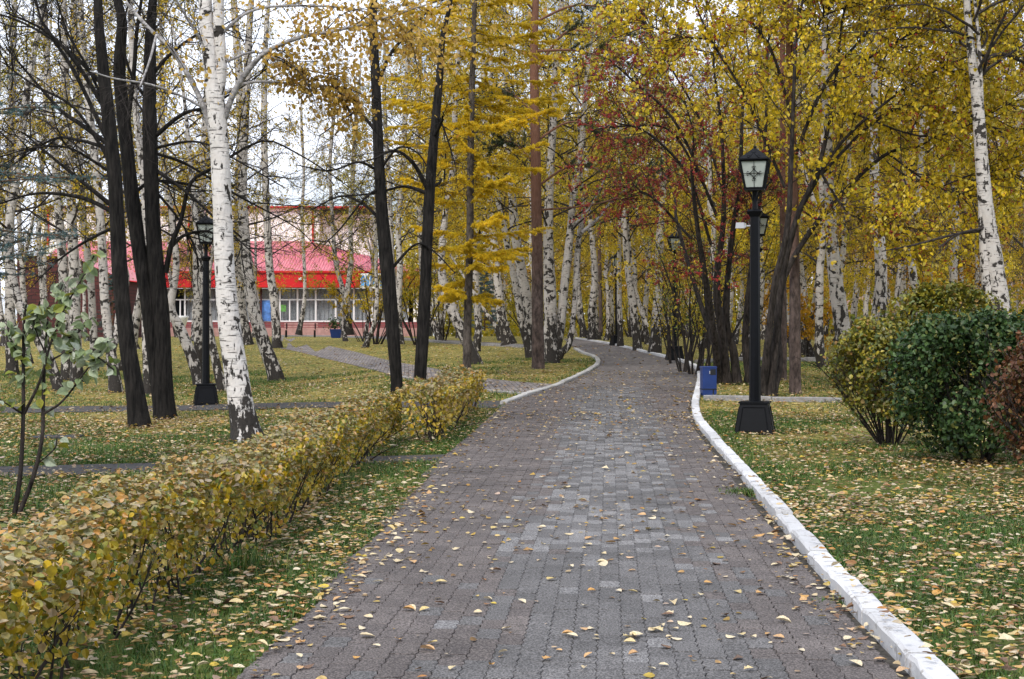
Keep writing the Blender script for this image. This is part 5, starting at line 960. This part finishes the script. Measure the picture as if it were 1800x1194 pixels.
def building():
    D = 100.0; bx = lambda px, d=D: (px - CX) / F * d; bz = lambda py, d=D: EYE - (py - CY) / F * d
    g = float(gz(bx(450), D)); org = np.array([bx(450), D, g]); root = thing('building', 'low building with pink red roof, bright red fascia and large white windows', 'building', org)
    def part(name, mbb, mat, parent=root, smooth=False): return link(name, mbb.mesh(name, [M[mat]], smooth), parent)
    X = lambda px, d=D: bx(px, d) - org[0]; Zp = lambda py, d=D: bz(py, d) - g
    xl, xr = X(60), X(742); zs, zt, zf0, zf1 = Zp(566), Zp(505), Zp(506), Zp(478)
    part('back_wall', MB().box(xl, xr, 3.0, 12, 0, zt), 'inside'); part('plinth', MB().box(xl, xr, 0, 2.9, -1, zs), 'plinth'); part('steps', MB().box(X(215), X(742), -1.6, -.01, -1, zs - .42), 'steps')
    part('end_wall', MB().box(xr - .6, xr, .05, 2.9, zs + .002, zt), 'cream')
    fm = MB().box(xl, xr + .5, -.8, .1, zf0, zf1); part('fascia', fm, 'fascia'); part('gutter', MB().box(xl, xr + .52, -.92, -.8, zf1 - .1, zf1 + .02), 'fascia')
    zr = Zp(424, 107); ze = zf1 + .03; xk = X(540, 107); rm = MB().add([(xl, -.9, ze), (xr + .6, -.9, ze), (xk, 7, zr), (xl, 7, zr), (xr + .6, 15, ze), (xl, 15, ze)], [(0, 1, 2, 3), (3, 2, 4, 5)], [(1, 4, 2)]); part('roof', rm, 'roof')
    zu = Zp(366, 107.5); up = part('upper_wall', MB().box(X(70, 107), X(560, 107), 7.4, 13, zr - .8, zu), 'cream'); part('upper_wall', MB().box(X(560, 107) + .01, X(648, 107), 8.4, 13, zf1, zu - .4), 'cream')
    part('roof_edge', MB().box(X(64, 107), X(655, 107), 7.0, 13.4, zu + .002, zu + .10), 'fascia')
    for px in (82, 549, 180, 330): part('downpipe', MB().box(X(px, 107) - .06, X(px, 107) + .06, 7.22, 7.36, zr - .3, zu), 'fascia')
    for px in (460,): part('downpipe', MB().box(X(px) - .05, X(px) + .05, -.3, -.2, zs - .4, zf0), 'maroon')
    # window bays
    zm = Zp(527); edges = [215, 247, 279, 305, 325, 357, 389, 421, 453, 492, 523, 555, 590, 622, 654, 686, 718]
    for a, b_ in zip(edges[:-1], edges[1:]):
        x0, x1 = X(a), X(b_); t = .055; door = a == 305
        m_ = MB().box(x0 + .003, x0 + t, .0, .12, zs + .004, zt); m_.box(x1 - t, x1 - .003, .0, .12, zs + .004, zt); m_.box(x0 + t, x1 - t, .01, .11, zs + .004, zs + .09); m_.box(x0 + t, x1 - t, .01, .11, zm - .045, zm + .045); m_.box(x0 + t, x1 - t, .01, .11, zt - .07, zt)
        if a in (492, 305): m_.box((x0 + x1) / 2 + .02, (x0 + x1) / 2 + .10, .012, .108, zs + .09, zm - .045)
        wdw = link('door' if door else 'window', m_.mesh('window', [M['white']]), root)
        for (p0, p1) in ((zs + .09, zm - .045), (zm + .045, zt - .07)): link('pane', MB().box(x0 + t, x1 - t, .055, .065, p0, p1).mesh('pane', [M['glass']]), wdw)
        if not door:
            n = 15; xs = np.linspace(x0 + .02, x1 - .02, n); ys = .5 + .06 * np.sin(np.arange(n) * 2.2); V = [(xs[k], ys[k], z_) for z_ in (zs + .02, zt - .1) for k in range(n)]; link('curtain', MB().add(V, [(k, k + 1, n + k + 1, n + k) for k in range(n - 1)]).mesh('curtain', [M['curtain']]), wdw)
    part('wall', MB().box(xl, X(215), .0, 2.9, zs + .003, zt), 'maroon')
    part('poster', MB().box(X(460), X(476), -.06, -.03, zs + .05, Zp(528)), 'poster'); part('poster', MB().box(X(494), X(503), -.05, -.03, Zp(548), Zp(536)), 'postergreen'); 
    sg = part('sign', MB().box(X(636), X(678), -.95, -.85, zf0 - .05, zf1 - .15), 'white')
    for a, b_ in ((637, 643), (645, 651), (653, 660), (662, 668), (670, 677)): link('sign_panel', MB().box(X(a), X(b_), -.97, -.952, zf0 + .1, zf1 - .3).mesh('sign_panel', [M['signblue']]), sg)
    part('wall_lamp', MB().box(X(531) - .1, X(531) + .1, -.95, -.82, Zp(493), Zp(489)), 'white')
    # projecting maroon wing at the left
    d2 = 84.0; gg = float(gz(bx(120, d2), d2)); o2 = np.array([bx(125, d2), d2, gg]); w2 = thing('brick_wing', 'dark maroon brick wing standing before the left end of the building', 'building', o2)
    xa, xb = bx(30, d2) - o2[0], bx(212, d2) - o2[0]; za, zb_ = bz(452, d2) - gg, bz(492, d2) - gg
    m_ = MB().add([(xa, 0, -.5), (xb, 0, -.5), (xb, 0, zb_), (xa + (xb - xa) * .55, 0, za), (xa, 0, za + .1), (xa, 10, -.5), (xb, 10, -.5), (xb, 10, zb_), (xa + (xb - xa) * .55, 10, za), (xa, 10, za + .1)], [(0, 1, 2, 3, 4)], [(1, 6, 7, 2), (0, 4, 9, 5)]); link('wall', m_.mesh('wall', [M['maroon']]), w2)
    m_ = MB().add([(xb + .2, -.2, zb_ + .02), (xa + (xb - xa) * .55, -.2, za + .02), (xa - .1, -.2, za + .12), (xb + .2, 10.2, zb_ + .02), (xa + (xb - xa) * .55, 10.2, za + .02), (xa - .1, 10.2, za + .12)], [(0, 1, 4, 3), (1, 2, 5, 4)]); link('roof', m_.mesh('roof', [M['roof']]), w2)
building()
# pale pink house glimpsed through the right wood
q = P(1640, 0, 128); q[2] = gz(q[0], q[1]); ph = thing('pink_house', 'pale pink house just visible through the birch trunks at the right', 'building', q)
link('wall', MB().box(-8, 9, 0, 9, 0, 7.5).mesh('wall', [M['pinkwall']]), ph); link('roof', MB().add([(-8.6, -.6, 7.52), (9.6, -.6, 7.52), (9.6, 9.6, 7.52), (-8.6, 9.6, 7.52), (-5, 4.5, 10), (6, 4.5, 10)], [(0, 1, 5, 4), (2, 3, 4, 5)], [(1, 2, 5), (3, 0, 4)]).mesh('roof', [M['roof']]), ph)
for k in range(5):
    for z_ in (1.2, 4.4): w_ = link('window', MB().box(-6.6 + k * 3.0, -5.2 + k * 3.0, -.06, .02, z_, z_ + 1.7).mesh('window', [M['white']]), ph); link('pane', MB().box(-6.5 + k * 3.0, -5.3 + k * 3.0, -.08, -.062, z_ + .1, z_ + 1.6).mesh('pane', [M['inside']]), w_)
# bench, flower tub and white urn before the building
q = P(528, 0, 88); q[2] = gz(q[0], q[1]); bn = thing('bench', 'low park bench with dark legs before the large windows', 'bench', q)
for k in range(3): link('slat', MB().box(-1.0, 1.0, -.2 + k * .15, -.08 + k * .15, .43, .47).mesh('slat', [M['steps']]), bn)
for k in range(2): link('slat', MB().box(-1.0, 1.0, .27, .30, .60 + k * .16, .71 + k * .16).mesh('slat', [M['steps']]), bn)
for x in (-.85, .85):
    m_ = MB().box(x - .03, x + .03, -.18, -.12, 0, .428); m_.box(x - .03, x + .03, .20, .26, 0, .85); m_.box(x - .03, x + .03, -.12, .20, .38, .428); link('leg', m_.mesh('leg', [M['black_metal']]), bn)
q = P(591, 0, 84); q[2] = gz(q[0], q[1]); tb = thing('flower_tub', 'blue tub with a small dark plant before the windows', 'planter', q); link('tub', MB().frustum((0, 0), .5, .5, .68, .68, 0, .5).mesh('tub', [M['blue']]), tb)
rg = np.random.default_rng(7); m_ = MB(); leaves(m_, rg.normal(0, 1, (300, 3)) * np.array([.26, .26, .2]) + np.array([0, 0, .8]), .12, rg); link('plant', m_.mesh('plant', [M['leaf_green']]), tb)
q = P(318, 0, 90); q[2] = gz(q[0], q[1]); ur = thing('white_urn', 'white flared urn beside the door of the building', 'urn', q); m_ = MB(); tubes(m_, np.array([(0, 0, k) for k in (0, .1, .3, .7, 1.1, 1.25, 1.3)]), np.array([.25, .2, .15, .3, .42, .5, .44]), 14); link('bowl', m_.mesh('bowl', [M['white']], True), ur)

# ------------------------------------------------------------------ fallen leaves and grass
rng = np.random.default_rng(77)
FP = np.vstack([LEFT[1:], RIGHT[:0:-1]])
def frustum_pts(n, d0, d1, margin=1.3):
    d = np.sqrt(rng.uniform(d0 ** 2, d1 ** 2, n)); x = rng.uniform(-1, 1, n) * (d * 900 / F + margin); return x, d
def strip_poly(A, B): return np.vstack([A[:, :2], B[::-1, :2]])
SPP = [strip_poly(a, b) for a, b in SP]
def zones(x, y):
    on = in_poly(x, y); side = np.zeros(x.shape, bool)
    for p in SPP: side |= in_poly(x, y, p)
    return on, side
def edge_dist(x, y):
    e = np.full(x.shape, 9.0)
    for L_ in (_pl, _pr):
        p = L_[:, :2]
        for k in range(0, len(p) - 1, 4):
            e = np.minimum(e, np.hypot(x - p[k, 0], y - p[k, 1]))
    return e
LP, LS = [], []
def scatter_leaves(n, d0, d1, size, margin=1.3):
    x, y = frustum_pts(n, d0, d1, margin); on, side = zones(x, y); e = edge_dist(x, y)
    right = x > right_x(y)
    dens = .36 + .85 * vnoise(x, y, .55, 2) + .8 * (vnoise(x, y, 2.0, 3) - .5) - .15 * np.exp(-(e / .4) ** 2) * (~on)
    dens = np.where((x < 0) & (y < 11), dens + .22, dens)
    pd = .032 + .48 * np.exp(-(e / .20) ** 2) + .06 * vnoise(x, y, .8, 8) ** 2 + .20 * sstep(y, 17, 26)
    k = rng.random(n) < np.where(on, pd, np.where(side, .20 + .15 * sstep(y, 18, 25), dens))
    kr = np.abs(x - right_x(y) - .08) < .075; k &= ~(kr & (y < 30)) | (rng.random(n) < .22)
    x, y, on, side, kr = x[k], y[k], on[k], side[k], (kr & (y < 30))[k]
    z = gz(x, y) + np.where(on, np.where(y < PAVE_END, .034, .022), np.where(side, .026,   .012 + .05 * rng.random(len(x)) ** 1.2)); z = np.where(kr, gz(x, y) + .137, z)
    LP.append(np.stack([x, y, z], -1)); LS.append(np.clip(np.exp(rng.normal(-.12, .32, len(x))), .4, 1.7) * size)
    return on
scatter_leaves(36000, 5.6, 13, .046); scatter_leaves(54000, 13, 24, .053); scatter_leaves(30000, 24, 38, .062); scatter_leaves(16000, 38, 64, .078, 3)
lp = np.vstack(LP); ls = np.concatenate(LS)
on, _ = zones(lp[:, 0], lp[:, 1]); X_, Y_ = to_px(lp); inside = (X_ > 8) & (X_ < 1792) & (Y_ < 1184) & (Y_ > 700)
inside &= ~((X_ < 640) & (lp[:, 0] < np.interp(lp[:, 1], HL[:, 1], HL[:, 0]) + .05))
score = np.where(inside, ls / lp[:, 1] * np.where(on, 1.35, 1.0), 0); order = np.argsort(-score); near = np.zeros(len(lp), bool)
onp = order[on[order]][:190]; off = order[~on[order]][:110]; near[onp] = True; near[off] = True
T = LEAF_OVAL[0] - np.array([0, .5, 0]); TL = LEAF_LOBED[0] - np.array([0, .5, 0])
shapes = [(T, LEAF_OVAL[1]), (T * np.array([.8, 1, 1.9]), LEAF_OVAL[1]), (TL, LEAF_LOBED[1]), (T * np.array([1, 1, -1.2]), LEAF_OVAL[1])]
fm = {(a, k): MB().add(sv, *sg).mesh('fallen_leaf', [M[a]]) for a in ('litter_pale', 'litter_orange', 'litter_brown') for k, (sv, sg) in enumerate(shapes)}
txt = {'litter_pale': 'pale yellow', 'litter_orange': 'tan orange', 'litter_brown': 'dry brown'}
for j in np.where(near)[0]:
    c = rng.choice(['litter_pale', 'litter_orange', 'litter_brown'], p=[.58, .30, .12]); k = rng.choice(4, p=[.4, .2, .2, .2])
    where = 'lying on the paving' if on[j] else ('lying in the grass right of the kerb' if lp[j, 0] > 0 else 'lying in the grass between hedge and paving')
    o = link('fallen_leaf', fm[(c, k)], None, lp[j] + np.array([0, 0, .004]), rng.uniform(0, 6.28), float(ls[j]), f'small {txt[c]} fallen leaf {where}', 'leaf', f'{txt[c]} leaves {where}')
    o.rotation_euler[0] = rng.normal(0, .16); o.rotation_euler[1] = rng.normal(0, .16)
m_ = MB(); r_ = ~near; nearm = r_ & (lp[:, 1] < 14); farm = r_ & (lp[:, 1] >= 14)
leaves(m_, lp[nearm], ls[nearm], rng, LEAF_OVAL, 'flat'); leaves(m_, lp[farm], ls[farm], rng, LEAF_QUAD, 'flat', curl=1.6)
link('fallen_leaves', m_.mesh('fallen_leaves', [M['leaf_litter']]), kind='stuff', label='dense litter of yellow, tan and brown leaves over lawns and paving')

def grass_blades(n, d0, d1, h0, margin=1.3):
    x, y = frustum_pts(n, d0, d1, margin); on, side = zones(x, y); e = edge_dist(x, y)
    kr = (x > right_x(y) - .02) & (x < right_x(y) + .17)
    dens = sstep(vnoise(x, y, .7, 12) + .5 * (vnoise(x, y, 3.0, 13) - .5), .30, .68) + .85 * np.exp(-((e - .3) / .22) ** 2) * vnoise(x, y, 1.6, 14) * 1.4
    k = (rng.random(n) < dens) & ~on & ~side & ~kr; return x[k], y[k]
GX, GH = [], []
for n, d0, d1, h in ((300000, 5.6, 13, .055), (260000, 13, 24, .06), (110000, 24, 46, .07)):
    x, y = grass_blades(n, d0, d1, h); GX.append(np.stack([x, y, gz(x, y) - .004], -1)); GH.append(h * rng.uniform(.5, 1.5, len(x)) * (.7 + .7 * vnoise(x, y, 1.3, 15)))
# tufts by the kerb and weeds in the joints
def tuft(px, py, n, r, h): 
    c = ground_at(px, py); a = c[None] + np.c_[rng.normal(0, r, (n, 2)), np.zeros(n)]; a[:, 2] = gz(a[:, 0], a[:, 1]) + .004; GX.append(a); GH.append(h * rng.uniform(.5, 1.3, n))
for t_ in ((1318, 872, 260, .10, .085), (1300, 868, 120, .07, .06), (1464, 1066, 60, .05, .05), (430, 1010, 160, .12, .24), (180, 800, 200, .3, .15), (90, 880, 260, .3, .18), (340, 840, 160, .4, .15)): tuft(*t_)
gp = np.vstack(GX); gh = np.concatenate(GH); n = len(gp); az = rng.uniform(0, 6.28, n); ln = rng.uniform(.3, 1.6, n); dv = np.stack([np.cos(az), np.sin(az), 0 * az], -1); wv = np.stack([-np.sin(az), np.cos(az), 0 * az], -1) * (.0022 + .00012 * gp[:, 1])[:, None]
up = np.array([0, 0, 1.])[None]; mid = gp + up * (gh * .55)[:, None] + dv * (gh * ln * .3)[:, None]; tip = gp + up * (gh * (1 - .42 * ln))[:, None] + dv * (gh * ln * .95)[:, None]
V = np.stack([gp - wv, gp + wv, mid + wv * .8, mid - wv * .8, tip], 1); o_ = (np.arange(n) * 5)[:, None]
m_ = MB().add(V, np.array([[0, 1, 2, 3]]) + o_, np.array([[3, 2, 4]]) + o_); link('grass', m_.mesh('grass', [M['grass']]), kind='stuff', label='patchy short green grass between the fallen leaves')
